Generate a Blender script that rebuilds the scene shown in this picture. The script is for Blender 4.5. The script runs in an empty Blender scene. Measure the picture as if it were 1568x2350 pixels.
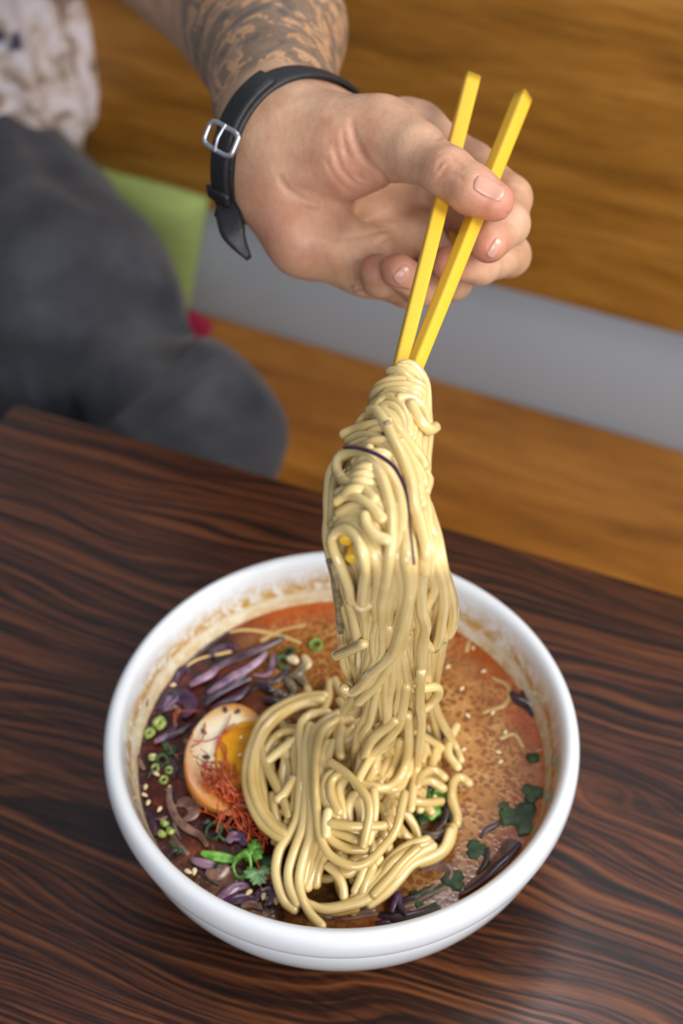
import bpy, math, random
import numpy as np
from mathutils import Vector
random.seed(7)
rng = np.random.default_rng(7)
SC = bpy.context.scene
COL = SC.collection

# ------------------------------------------------------------------ camera
PITCH = math.radians(45.75)
CAM = np.array([0.0, -0.405, 0.645])
FWD = np.array([0, math.cos(PITCH), -math.sin(PITCH)])
UP = np.array([0, math.sin(PITCH), math.cos(PITCH)])
RGT = np.array([1.0, 0, 0])
FPX = 50 / 36 * 2350
cd = bpy.data.cameras.new('camera')
cd.lens = 50; cd.sensor_fit = 'VERTICAL'; cd.sensor_height = 36; cd.sensor_width = 36
cd.clip_start = 0.02
cd.dof.use_dof = True; cd.dof.focus_distance = 0.575; cd.dof.aperture_fstop = 6.5
co = bpy.data.objects.new('camera', cd); COL.objects.link(co)
co.location = CAM; co.rotation_euler = (math.pi / 2 - PITCH, 0, 0)
SC.camera = co

# ------------------------------------------------------------------ world, light, exposure
wd = bpy.data.worlds.new('room_light'); SC.world = wd; wd.use_nodes = True
wn = wd.node_tree.nodes['Background']
wn.inputs[0].default_value = (0.80, 0.88, 1.0, 1); wn.inputs[1].default_value = 0.25

def area(name, loc, target, sx, sy, power, color):
    l = bpy.data.lights.new(name, 'AREA'); l.shape = 'RECTANGLE'; l.size = sx; l.size_y = sy
    l.energy = power; l.color = color
    o = bpy.data.objects.new(name, l); COL.objects.link(o); o.location = loc
    o.rotation_euler = (Vector(target) - Vector(loc)).to_track_quat('-Z', 'Y').to_euler()
    return o
area('window_daylight', (1.25, -0.42, 1.25), (0, 0.1, 0.1), 0.85, 0.85, 31, (1.0, 0.975, 0.94))
area('front_fill_light', (0.35, -1.6, 1.0), (0.05, 0.7, -0.1), 1.3, 1.0, 36, (0.95, 0.97, 1.0))  # added fill lamp behind the camera, brightens wall, bowl front and noodles
area('ceiling_daylight', (0.22, 0.88, 1.95), (0.08, 0.0, 0), 0.4, 0.6, 13, (0.93, 0.96, 1.0))
SC.view_settings.view_transform = 'Standard'; SC.view_settings.look = 'None'
SC.view_settings.gamma = 1; SC.view_settings.use_curve_mapping = False
SC.view_settings.exposure = -0.08

# ------------------------------------------------------------------ measuring helpers (photo pixel + distance -> real point)
def W(px, py, d):
    return CAM + d * (FWD + RGT * (px - 784) / FPX - UP * (py - 1175) / FPX)
def ray(px, py):
    return FWD + RGT * (px - 784) / FPX - UP * (py - 1175) / FPX
def Zp(px, py, z):
    r = ray(px, py); return CAM + r * (z - CAM[2]) / r[2]
def Yp(px, py, y):
    r = ray(px, py); return CAM + r * (y - CAM[1]) / r[1]
def srgb(r, g, b):
    f = lambda c: (c / 255 / 12.92) if c <= 10 else ((c / 255 + 0.055) / 1.055) ** 2.4
    return (f(r), f(g), f(b), 1)

# ------------------------------------------------------------------ mesh helpers
def tag(o, label=None, cat=None, group=None, kind=None):
    if label: o['label'] = label
    if cat: o['category'] = cat
    if group: o['group'] = group
    if kind: o['kind'] = kind
    return o
def empty(name, loc, label, cat, group=None):
    o = bpy.data.objects.new(name, None); COL.objects.link(o); o.location = loc
    o.empty_display_size = 0.01
    return tag(o, label, cat, group)
def mesh(name, V, F, mat, parent=None, smooth=True):
    V = np.asarray(V, dtype=float)
    org = np.array(parent.location) if parent is not None else V.mean(0)
    if parent is not None and parent.parent is not None: org = org + np.array(parent.parent.location)
    me = bpy.data.meshes.new(name)
    me.from_pydata((V - org).tolist(), [], [tuple(int(i) for i in f) for f in F]); me.update()
    if smooth: me.polygons.foreach_set('use_smooth', [True] * len(me.polygons))
    if mat is not None: me.materials.append(mat)
    o = bpy.data.objects.new(name, me); COL.objects.link(o)
    if parent is not None: o.parent = parent
    else: o.location = org
    return o
def cat_rom(P, n):
    P = np.asarray(P, float)
    if len(P) == 2: return P[0] + (P[1] - P[0]) * np.linspace(0, 1, n)[:, None]
    Q = np.vstack([2 * P[0] - P[1], P, 2 * P[-1] - P[-2]])
    L = np.concatenate([[0], np.cumsum(np.linalg.norm(np.diff(P, axis=0), axis=1) + 1e-9)])
    out = []
    for s in np.linspace(0, L[-1], n):
        i = min(max(np.searchsorted(L, s, side='right') - 1, 0), len(P) - 2)
        t = (s - L[i]) / (L[i + 1] - L[i])
        a, b, c, d = Q[i], Q[i + 1], Q[i + 2], Q[i + 3]
        out.append(0.5 * (2 * b + (c - a) * t + (2 * a - 5 * b + 4 * c - d) * t * t + (3 * b - a - 3 * c + d) * t ** 3))
    return np.array(out)
def tube(P, r, seg=8, flat=1.0, upv=None, round_ends=True, twist=0.0, sq=2.0):
    """closed tube along points P; flat = thickness across upv relative to r; r may be an array"""
    P = np.asarray(P, float); n = len(P)
    R = np.full(n, r, float) if np.isscalar(r) else np.asarray(r, float)
    T = np.gradient(P, axis=0); T /= np.linalg.norm(T, axis=1)[:, None] + 1e-12
    u = np.array([0, 0, 1.0]) if upv is None else np.asarray(upv, float)
    if abs(u @ T[0]) > 0.95: u = np.array([0.3, 1, 0.2])
    rings = []
    N = u
    if round_ends:
        e = [(-0.85, 0.45), (-0.45, 0.85)]
        Pn = [P[0] + T[0] * R[0] * a * flat for a, _ in e]; Pm = [P[-1] - T[-1] * R[-1] * a * flat for a, _ in e[::-1]]
        P = np.vstack([Pn, P, Pm]); R = np.concatenate([[R[0] * b for _, b in e], R, [R[-1] * b for _, b in e[::-1]]])
        T = np.vstack([T[0], T[0], T, T[-1], T[-1]])
    a = np.linspace(0, 2 * np.pi, seg, endpoint=False)
    for i in range(len(P)):
        if upv is not None: N = np.asarray(upv, float)
        N = N - (N @ T[i]) * T[i]; N /= np.linalg.norm(N) + 1e-12
        B = np.cross(T[i], N)
        th = twist * i / len(P)
        N2 = N * math.cos(th) + B * math.sin(th); B2 = np.cross(T[i], N2)
        ca, sa = np.cos(a), np.sin(a)
        k = (np.abs(ca) ** sq + np.abs(sa) ** sq) ** (-1 / sq)
        rings.append(P[i] + R[i] * (np.outer(sa * k, B2) + flat * np.outer(ca * k, N2)))
    V = np.vstack(rings); m = len(P)
    F = []
    for i in range(m - 1):
        for j in range(seg):
            k = (j + 1) % seg
            F.append((i * seg + j, i * seg + k, (i + 1) * seg + k, (i + 1) * seg + j))
    F.append(tuple(range(seg))[::-1]); F.append(tuple((m - 1) * seg + j for j in range(seg)))
    return V, F
def join(parts):
    V, F, o = [], [], 0
    for v, f in parts:
        V.append(v); F += [tuple(i + o for i in q) for q in f]; o += len(v)
    return np.vstack(V), F
def lathe(prof, seg, cx=0, cy=0, close=True):
    V, F = [], []
    for r, z in prof:
        for j in range(seg):
            a = 2 * math.pi * j / seg; V.append((cx + r * math.cos(a), cy + r * math.sin(a), z))
    for i in range(len(prof) - 1):
        for j in range(seg):
            k = (j + 1) % seg; F.append((i * seg + j, i * seg + k, (i + 1) * seg + k, (i + 1) * seg + j))
    if close:
        F.append(tuple(range(seg))[::-1]); F.append(tuple((len(prof) - 1) * seg + j for j in range(seg)))
    return np.array(V), F
def rbox(name, x0, x1, y0, y1, z0, z1, mat, frame, bevel=0.004, parent=None):
    """bevelled box in a frame (origin, x axis, y axis)"""
    O, X, Y = frame
    c = [(x, y, z) for z in (z0, z1) for y in (y0, y1) for x in (x0, x1)]
    V = [np.array(O) + X * x + Y * y + np.array([0, 0, z]) for x, y, z in c]
    F = [(0, 2, 3, 1), (4, 5, 7, 6), (0, 1, 5, 4), (2, 6, 7, 3), (1, 3, 7, 5), (0, 4, 6, 2)]
    me = bpy.data.meshes.new(name)
    # local frame keeps the grain direction
    R = np.stack([X, Y, [0, 0, 1]], 1)
    ctr = np.array([(x0 + x1) / 2, (y0 + y1) / 2, (z0 + z1) / 2])
    me.from_pydata([tuple(np.array(p) - ctr) for p in c], [], F); me.update(); me.materials.append(mat)
    o = bpy.data.objects.new(name, me); COL.objects.link(o)
    o.location = np.array(O) + R @ ctr
    o.rotation_euler = (0, 0, math.atan2(X[1], X[0]))
    if parent is not None:
        o.parent = parent; o.location = np.array(o.location) - np.array(parent.location)
    b = o.modifiers.new('bevel', 'BEVEL'); b.width = bevel; b.segments = 3
    me.polygons.foreach_set('use_smooth', [True] * 6)
    return o

# ------------------------------------------------------------------ materials
class M:
    def __init__(s, name):
        s.m = bpy.data.materials.new(name); s.m.use_nodes = True; s.t = s.m.node_tree; s.n = s.t.nodes
        s.b = s.n['Principled BSDF']
    def node(s, typ, **kw):
        n = s.n.new(typ)
        for k, v in kw.items():
            if k.startswith('_'): setattr(n, k[1:], v)
            else: n.inputs[k.replace('__', ' ')].default_value = v
        return n
    def link(s, a, b): s.t.links.new(a, b); return b
    def set(s, **kw):
        for k, v in kw.items(): s.b.inputs[k.replace('__', ' ')].default_value = v
        return s
    def ramp(s, fac, stops, interp='LINEAR'):
        r = s.n.new('ShaderNodeValToRGB'); r.color_ramp.interpolation = interp
        e = r.color_ramp.elements
        while len(e) < len(stops): e.new(0.5)
        for x, (p, c) in zip(e, stops): x.position = p; x.color = c if len(c) == 4 else (*c, 1)
        s.link(fac, r.inputs[0]); return r.outputs[0]
    def noise(s, vec, scale, detail=4, rough=0.5, dist=0.0):
        n = s.node('ShaderNodeTexNoise', Scale=scale, Detail=detail, Roughness=rough, Distortion=dist)
        if vec is not None: s.link(vec, n.inputs['Vector'])
        return n.outputs['Fac']
    def mapping(s, vec, scale=(1, 1, 1), loc=(0, 0, 0), rot=(0, 0, 0)):
        n = s.n.new('ShaderNodeMapping'); n.inputs['Scale'].default_value = scale; n.inputs['Location'].default_value = loc
        n.inputs['Rotation'].default_value = rot; s.link(vec, n.inputs['Vector']); return n.outputs[0]
    def obj(s): return s.n.new('ShaderNodeTexCoord').outputs['Object']
    def pos(s): return s.n.new('ShaderNodeNewGeometry').outputs['Position']
    def mix(s, fac, a, b, mode='MIX'):
        n = s.n.new('ShaderNodeMix'); n.data_type = 'RGBA'; n.blend_type = mode
        for i, v in ((0, fac), (6, a), (7, b)):
            if hasattr(v, 'links') or hasattr(v, 'is_linked'): s.link(v, n.inputs[i])
            else: n.inputs[i].default_value = v
        return n.outputs[2]
    def math(s, op, a, b=0.0, c=0.0, clamp=False):
        n = s.n.new('ShaderNodeMath'); n.operation = op; n.use_clamp = clamp
        for i, v in enumerate((a, b, c)):
            if hasattr(v, 'is_linked'): s.link(v, n.inputs[i])
            else: n.inputs[i].default_value = v
        return n.outputs[0]
    def bump(s, h, strength=0.3, dist=0.001):
        n = s.n.new('ShaderNodeBump'); n.inputs['Strength'].default_value = strength; n.inputs['Distance'].default_value = dist
        s.link(h, n.inputs['Height']); s.link(n.outputs[0], s.b.inputs['Normal'])
    def color(s, c): s.link(c, s.b.inputs['Base Color'])

def mat_table():
    m = M('dark_stained_oak'); m.set(Roughness=0.36, Specular__IOR__Level=0.5) if False else None
    m.b.inputs['Roughness'].default_value = 0.33
    v = m.obj()
    w = m.noise(m.mapping(v, (1.0, 3.2, 1)), 3.0, 2, 0.45)
    w2 = m.noise(m.mapping(v, (7, 24, 1)), 1.0, 3, 0.55)
    sep = m.n.new('ShaderNodeSeparateXYZ'); m.link(v, sep.inputs[0])
    # growth rings: distance across the board, pushed about by slow and quick noise
    d = m.math('MULTIPLY_ADD', w, 0.13, sep.outputs[1])
    d = m.math('MULTIPLY_ADD', w2, 0.007, d)
    ringv = m.n.new('ShaderNodeCombineXYZ'); m.link(m.math('MULTIPLY', d, 330.0), ringv.inputs[1]); m.link(m.math('MULTIPLY', sep.outputs[0], 3.0), ringv.inputs[0])
    ring = m.noise(ringv.outputs[0], 1.0, 2, 0.55)
    f1 = m.noise(m.mapping(v, (22, 420, 10)), 1.0, 4, 0.65)
    g = m.math('MULTIPLY_ADD', f1, 0.30, m.math('MULTIPLY', ring, 0.72))
    c = m.ramp(g, [(0.40, srgb(26, 15, 14)), (0.48, srgb(48, 26, 19)), (0.56, srgb(84, 46, 27)), (0.68, srgb(112, 66, 38))])
    m.color(c)
    m.link(m.ramp(g, [(0.3, (0.36,) * 3), (0.8, (0.24,) * 3)]), m.b.inputs['Roughness'])
    m.bump(g, 0.35, 0.0006)
    return m.m
def mat_orange_wood(name, tint, along=(3.5, 26, 26)):
    m = M(name); v = m.obj()
    f = m.noise(m.mapping(v, along), 1.0, 5, 0.6, 0.6)
    f2 = m.noise(m.mapping(v, (along[0] * 6, along[1] * 7, along[2] * 7)), 1.0, 3, 0.6)
    g = m.math('MULTIPLY_ADD', f2, 0.35, m.math('MULTIPLY', f, 0.75))
    a, b, c = tint
    m.color(m.ramp(g, [(0.36, a), (0.54, b), (0.72, c)]))
    m.b.inputs['Roughness'].default_value = 0.42
    return m.m
def mat_plain(name, c, rough=0.5, bump=0, bscale=200, var=0.0, **kw):
    m = M(name); m.b.inputs['Base Color'].default_value = c; m.b.inputs['Roughness'].default_value = rough
    v = m.obj()
    if var:
        f = m.noise(v, bscale * 0.4, 4)
        d = tuple(x * (1 - var) for x in c[:3]) + (1,); l = tuple(min(1, x * (1 + var)) for x in c[:3]) + (1,)
        m.color(m.ramp(f, [(0.35, d), (0.65, l)]))
    if bump: m.bump(m.noise(v, bscale, 3), bump, 0.0005)
    m.set(**kw)
    return m.m

MAT = {}
MAT['table'] = mat_table()
MAT['seat'] = mat_orange_wood('varnished_bench_wood', (srgb(112, 66, 14), srgb(152, 94, 24), srgb(178, 118, 42)))
MAT['back'] = mat_orange_wood('varnished_backrest_wood', (srgb(116, 74, 20), srgb(152, 100, 32), srgb(178, 124, 52)))
MAT['grey'] = mat_plain('grey_wall_paint', srgb(186, 196, 206), 0.6, 0.1, 300)
MAT['floor'] = mat_plain('dark_floor_tile', srgb(70, 62, 56), 0.6, 0.1, 60, 0.15)
MAT['green'] = mat_plain('green_cushion_cloth', srgb(150, 168, 96), 0.9, 0.5, 500, 0.12)
MAT['pink'] = mat_plain('crimson_cushion_cloth', srgb(150, 24, 58), 0.9, 0.4, 500)

# ------------------------------------------------------------------ table, bench, wall, floor
def dirn(a, b):
    d = b - a; d[2] = 0; return d / np.linalg.norm(d)
TA, TB = Zp(30, 917, 0), Zp(1568, 1360, 0)
TX = dirn(TA.copy(), TB.copy()); TY = np.array([-TX[1], TX[0], 0])
TF = (TA, TX, TY)
rbox('tabletop_tmp', 0, 1.15, -0.75, 0, -0.032, 0, MAT['table'], TF, 0.006)
table_top = bpy.data.objects['tabletop_tmp']
troot = empty('dining_table', tuple(TA + TX * 0.57 - TY * 0.37 - np.array([0, 0, 0.76])), 'dark stained oak table with streaky grain under the white bowl', 'table')
table_top.name = 'tabletop'; table_top.parent = troot; table_top.location = table_top.location - troot.location
for x, y in ((0.10, -0.10), (1.05, -0.10), (0.10, -0.65), (1.05, -0.65)):
    rbox('leg', x - 0.03, x + 0.03, y - 0.03, y + 0.03, -0.76, -0.032, MAT['table'], TF, 0.003, troot)

SEAT = -0.34
SA, SB = Zp(440, 706, SEAT), Zp(1568, 1030, SEAT)
BX = dirn(SA.copy(), SB.copy()); BY = np.array([-BX[1], BX[0], 0])
BF = (SA, BX, BY)
zb = lambda px, py: None
def on_back(px, py, off=0.0):
    r = ray(px, py); n = BY; t = ((SA + BY * off - CAM) @ n) / (r @ n); return CAM + r * t
zlo = (on_back(700, 515)[2] + on_back(1300, 665)[2]) / 2
bench = empty('bench', tuple(SA + np.array([0, 0, -0.42])), 'varnished orange brown wooden bench running along the grey wall', 'bench')
rbox('seat', -1.2, 1.3, -0.42, 0.0, SEAT - 0.035 - SA[2], SEAT - SA[2], MAT['seat'], BF, 0.006, bench)
rbox('bench_front', -1.2, 1.3, -0.38, -0.35, -0.76 - SA[2], SEAT - 0.035 - SA[2], MAT['seat'], BF, 0.003, bench)
rbox('backrest', -1.2, 1.3, -0.022, -0.002, zlo - SA[2], zlo + 0.62 - SA[2], MAT['back'], BF, 0.004, bench)
w = rbox('wall_back', -1.6, 1.8, 0.0, 0.08, -0.76 - SA[2], 1.6 - SA[2], MAT['grey'], BF, 0.002); w['kind'] = 'structure'
f = rbox('floor', -2.2, 2.2, -2.6, 0.08, -0.80 - SA[2], -0.76 - SA[2], MAT['floor'], BF, 0.002); f['kind'] = 'structure'

# green cushion in the gap
def cushion():
    c = [on_back(235, 388, -0.03), on_back(478, 455, -0.03), on_back(432, 722, -0.03), on_back(190, 650, -0.03)]
    X = c[1] - c[0]; Y = c[3] - c[0]; Nn = -BY
    root = empty('cushion', tuple(np.mean(c, 0)), 'green cloth cushion with a crimson corner wedged behind the seated thigh', 'cushion')
    n = 22; V = []; F = []
    c0 = c[0] - X * 0.9
    P00, P10, P11, P01 = c[0] - X * 0.9, c[1], c[2], c[3] - (c[2] - c[3]) * 0.6
    for side in (1, -1):
        for i in range(n + 1):
            for j in range(n + 1):
                u, v = i / n, j / n
                p = P00 * (1 - u) * (1 - v) + P10 * u * (1 - v) + P11 * u * v + P01 * (1 - u) * v
                h = (max(0, 1 - (2 * u - 1) ** 6) * max(0, 1 - (2 * v - 1) ** 6)) ** 0.5
                V.append(p + Nn * side * h * 0.022 + Nn * 0.006 * side * math.sin(9 * u + 4 * v) * h)
    for s in range(2):
        o = s * (n + 1) ** 2
        for i in range(n):
            for j in range(n):
                q = (o + i * (n + 1) + j, o + (i + 1) * (n + 1) + j, o + (i + 1) * (n + 1) + j + 1, o + i * (n + 1) + j + 1)
                F.append(q if s == 0 else q[::-1])
    mesh('cover', V, F, MAT['green'], root)
    P = [on_back(436, 700, -0.03), on_back(500, 742, -0.035), on_back(462, 790, -0.05), on_back(425, 770, -0.05)]
    ctr = np.mean(P, 0); vv = [p for p in P] + [p + Nn * 0.012 for p in P]
    o = mesh('corner_patch', vv, [(3, 2, 1, 0), (4, 5, 6, 7), (0, 1, 5, 4), (1, 2, 6, 5), (2, 3, 7, 6), (3, 0, 4, 7)], MAT['pink'], root)
    o['label'] = 'crimson cloth corner'
    b = o.modifiers.new('b', 'BEVEL'); b.width = 0.005; b.segments = 3
cushion()

# ------------------------------------------------------------------ bowl
def mat_ceramic():
    m = M('white_glazed_ceramic'); m.b.inputs['Roughness'].default_value = 0.12
    m.b.inputs['Coat Weight'].default_value = 0.3
    p = m.obj()
    sep = m.n.new('ShaderNodeSeparateXYZ'); m.link(p, sep.inputs[0])
    x, y, z = sep.outputs
    r = m.math('SQRT', m.math('ADD', m.math('MULTIPLY', x, x), m.math('MULTIPLY', y, y)))
    inner = m.math('LESS_THAN', r, 0.1065)
    n1 = m.noise(p, 38, 5, 0.6)
    n2 = m.noise(p, 150, 5, 0.7, 0.6)
    # dried broth tide line sits about 8 mm above the broth, wanders with n1
    h = m.math('ADD', z, m.math('MULTIPLY_ADD', n1, -0.012, 0.006))
    band = m.ramp(h, [(0.0575, (0.55,) * 3), (0.0605, (0.35,) * 3), (0.0635, (0.12,) * 3), (0.0668, (1,) * 3), (0.070, (0.6,) * 3), (0.0745, (0.28,) * 3), (0.0795, (0,) * 3)])
    spl = m.ramp(n2, [(0.38, (0,) * 3), (0.54, (1,) * 3)])
    s = m.math('MULTIPLY', m.math('MULTIPLY', m.math('MULTIPLY', band, 1.15, clamp=True), spl), inner, clamp=True)
    # the whole lower wall carries a thin yellowish film
    film = m.math('MULTIPLY', m.ramp(h, [(0.060, (0.55,) * 3), (0.068, (0.22,) * 3), (0.077, (0,) * 3)]), inner)
    c = m.mix(film, srgb(214, 216, 219), srgb(208, 186, 116))
    c = m.mix(m.math('MULTIPLY', s, 1.0, clamp=True), c, m.mix(n1, srgb(192, 150, 58), srgb(160, 112, 34)))
    m.color(c)
    m.set(**{'Subsurface Weight': 0.05}); m.b.inputs['Subsurface Radius'].default_value = (0.003, 0.003, 0.003)
    return m.m
MAT['ceramic'] = mat_ceramic()
BR = 0.0565      # broth level
prof = [(0.0, 0.004), (0.046, 0.004), (0.048, 0.0), (0.053, 0.0), (0.055, 0.006), (0.064, 0.008), (0.087, 0.018), (0.1020, 0.032), (0.1090, 0.047), (0.1112, 0.0595), (0.1110, 0.0640), (0.1099, 0.0652), (0.1101, 0.0662), (0.1126, 0.0666), (0.1145, 0.0695), (0.1150, 0.0740), (0.1148, 0.0795), (0.1135, 0.0832), (0.1112, 0.0850), (0.1085, 0.0846), (0.1066, 0.0828), (0.1055, 0.0790),
        (0.1045, 0.0725), (0.1030, 0.0660), (0.1005, 0.0565), (0.096, 0.047), (0.088, 0.034), (0.076, 0.022), (0.060, 0.013), (0.0, 0.011)]
V, F = lathe(prof, 128, close=False)
bowl = mesh('ramen_bowl', V, F, MAT['ceramic'])
bowl.data.transform(__import__('mathutils').Matrix.Translation(bowl.location)); bowl.location = (0, 0, 0)
tag(bowl, 'large white glazed ramen bowl with rolled rim and dried broth stains inside', 'bowl')
sub = bowl.modifiers.new('s', 'SUBSURF'); sub.levels = 1; sub.render_levels = 1

def mat_broth():
    m = M('creamy_chili_broth')
    p = m.pos()
    sep = m.n.new('ShaderNodeSeparateXYZ'); m.link(p, sep.inputs[0])
    x, y, z = sep.outputs
    n0 = m.noise(p, 22, 5, 0.6, 0.8)
    n1 = m.noise(p, 60, 5, 0.6, 0.5)
    n2 = m.noise(p, 160, 4, 0.6)
    cream = m.ramp(n1, [(0.30, srgb(138, 86, 36)), (0.50, srgb(170, 116, 60)), (0.72, srgb(192, 146, 88))])
    # oil drops
    def drops(scale, lo, hi):
        v = m.node('ShaderNodeTexVoronoi', Scale=scale, Randomness=1.0); m.link(p, v.inputs['Vector'])
        return m.ramp(v.outputs['Distance'], [(lo, (1,) * 3), (hi, (0,) * 3)])
    d1 = m.math('MULTIPLY', drops(420, 0.36, 0.52), m.ramp(n0, [(0.34, (0,) * 3), (0.46, (1,) * 3)]))
    d2 = m.math('MULTIPLY', drops(230, 0.36, 0.46), m.ramp(n1, [(0.44, (0,) * 3), (0.50, (1,) * 3)]))
    dd = m.math('MAXIMUM', d1, d2)
    c = m.mix(m.math('MULTIPLY', dd, 0.75), cream, srgb(112, 54, 18))
    # reddish oil skin near the back and right rim
    r = m.math('SQRT', m.math('ADD', m.math('MULTIPLY', x, x), m.math('MULTIPLY', y, y)))
    rr = m.math('MULTIPLY_ADD', n0, 0.03, r)
    rim = m.ramp(rr, [(0.098, (0,) * 3), (0.113, (1,) * 3)])
    c = m.mix(m.math('MULTIPLY', rim, 0.75), c, srgb(176, 74, 14))
    # dark red chili oil pool on the left half and lower front
    lx = m.math('ADD', m.math('MULTIPLY', x, -1.0), m.math('MULTIPLY_ADD', n0, 0.05, -0.025))
    lx = m.math('MULTIPLY_ADD', y, -0.25, lx)
    pool = m.ramp(lx, [(0.014, (0,) * 3), (0.040, (1,) * 3)])
    oil = m.ramp(n1, [(0.32, srgb(30, 10, 6)), (0.52, srgb(64, 20, 8)), (0.70, srgb(112, 44, 14))])
    c = m.mix(pool, c, oil)
    ly = m.math('ADD', m.math('MULTIPLY', y, -1.0), m.math('MULTIPLY_ADD', n0, 0.04, -0.02))
    lo = m.ramp(ly, [(0.050, (0,) * 3), (0.085, (1,) * 3)])
    c = m.mix(m.math('MULTIPLY', lo, 0.6), c, m.ramp(n2, [(0.4, srgb(74, 48, 26)), (0.62, srgb(146, 104, 60))]))
    m.color(c)
    m.b.inputs['Roughness'].default_value = 0.16
    m.bump(m.math('MULTIPLY_ADD', dd, 0.3, n2), 0.25, 0.0004)
    return m.m
MAT['broth'] = mat_broth()
V, F = [], []
nr, na = 40, 128
V.append((0, 0, BR))
for i in range(1, nr + 1):
    for j in range(na):
        R_ = 0.1006 * i / nr; a = 2 * math.pi * j / na
        zz = BR if i < nr else BR + 0.0004
        V.append((R_ * math.cos(a), R_ * math.sin(a), zz))
for j in range(na): F.append((0, 1 + j, 1 + (j + 1) % na))
for i in range(nr - 1):
    for j in range(na):
        k = (j + 1) % na; a = 1 + i * na; b = a + na; F.append((a + j, b + j, b + k, a + k))
broth = mesh('broth', V, F, MAT['broth']); tag(broth, 'creamy orange chili broth with oil droplets filling the white bowl', 'soup', kind='stuff')

# ------------------------------------------------------------------ chopsticks
MAT['stick'] = mat_plain('yellow_melamine', srgb(226, 178, 48), 0.4, 0.03, 400)
def stick(A, B, rot, label):
    n = 48; t = np.linspace(0, 1, n)
    P = A[None] * (1 - t[:, None]) + B[None] * t[:, None]
    ax = (B - A) / np.linalg.norm(B - A)
    u = np.array([0, 0, 1.0]); u -= (u @ ax) * ax; u /= np.linalg.norm(u); v = np.cross(ax, u)
    seg = 32; V = []; F = []
    rad = 0.0037 * (1 - t) + 0.00245 * t
    ends = [(-0.0006, 0.72), (-0.0002, 0.93)]
    rows = [(A + ax * e[0] + ax * 0.0004, rad[0] * e[1], 7.0) for e in ends]
    for i in range(n):
        k = min(1, max(0, (t[i] - 0.45) / 0.4)); sq = 7.0 * (1 - k) + 2.0 * k
        rows.append((P[i], rad[i], sq))
    rows += [(B + ax * 0.0003, rad[-1] * 0.95, 2), (B + ax * 0.0008, rad[-1] * 0.72, 2), (B + ax * 0.0010, rad[-1] * 0.3, 2)]
    for p, r, sq in rows:
        for j in range(seg):
            a = 2 * math.pi * j / seg
            c, s = math.cos(a), math.sin(a); k = (abs(c) ** sq + abs(s) ** sq) ** (-1 / sq)
            c2, s2 = math.cos(rot), math.sin(rot)
            X, Y = r * k * c, r * k * s
            V.append(p + u * (X * c2 - Y * s2) + v * (X * s2 + Y * c2))
    m = len(rows)
    for i in range(m - 1):
        for j in range(seg):
            k = (j + 1) % seg; F.append((i * seg + j, i * seg + k, (i + 1) * seg + k, (i + 1) * seg + j))
    F.append(tuple(range(seg))[::-1]); F.append(tuple((m - 1) * seg + j for j in range(seg)))
    o = mesh('chopstick', V, F, MAT['stick'])
    return tag(o, label, 'chopstick', 'pair of yellow chopsticks')
A0, A1 = W(1083, 182, 0.679), W(808, 1282, 0.492)
B0, B1 = W(1200, 224, 0.679), W(793, 1240, 0.492)
stick(A0, A1, 1.25, 'yellow chopstick pinned behind the thumb, nearer the watch')
stick(B0, B1, 0.62, 'yellow chopstick held between thumb and index fingertip, farther from the watch')
# ------------------------------------------------------------------ distance-field modelling (body, clothes)
class Field:
    """smooth union of tapered capsules; prims = (A, B, ra, rb, k, squash axis or None)"""
    def __init__(s): s.groups = []      # (list of prims, k_inner, anchor, k_near, k_far, falloff)
    @staticmethod
    def cap(P, A, B, ra, rb):
        d = B - A; L2 = max(d @ d, 1e-12)
        t = np.clip(((P - A) @ d) / L2, 0, 1)
        return np.linalg.norm(P - A - t[:, None] * d, axis=1) - (ra + (rb - ra) * t)
    @staticmethod
    def smin(a, b, k):
        h = np.maximum(k - np.abs(a - b), 0) / np.maximum(k, 1e-9)
        return np.minimum(a, b) - h * h * k * 0.25
    def add(s, prims, ki, anchor=None, kn=0.0, kf=0.0, fall=0.03): s.groups.append((prims, ki, anchor, kn, kf, fall))
    creases = ()
    def raw(s, P):
        tot = None
        for prims, ki, anchor, kn, kf, fall in s.groups:
            d = None
            for A, B, ra, rb in prims:
                e = s.cap(P, A, B, ra, rb)
                d = e if d is None else s.smin(d, e, ki)
            if tot is None: tot = d
            else:
                k = kf if anchor is None else kf + (kn - kf) * np.clip(1 - np.linalg.norm(P - anchor, axis=1) / fall, 0, 1)
                tot = s.smin(tot, d, k)
        return tot
    def __call__(s, P):
        d = s.raw(P)
        for L, dep, wid in s.creases:
            near = np.linalg.norm(P - L.mean(0), axis=1) < np.linalg.norm(L - L.mean(0), axis=1).max() + 4 * wid
            if near.any():
                Q = P[near]; m = np.full(len(Q), 1e9); e = m.copy()
                for i in range(len(L) - 1):
                    a, b = L[i], L[i + 1]; ab = b - a
                    t = np.clip(((Q - a) @ ab) / (ab @ ab + 1e-12), 0, 1)
                    q = np.linalg.norm(Q - a - t[:, None] * ab, axis=1)
                    g = (i + t) / (len(L) - 1)
                    e = np.where(q < m, g, e); m = np.minimum(m, q)
                d[near] += dep * np.exp(-(m / wid) ** 2) * np.clip(np.minimum(e, 1 - e) * 5, 0, 1) ** 0.5
        return d
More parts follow.
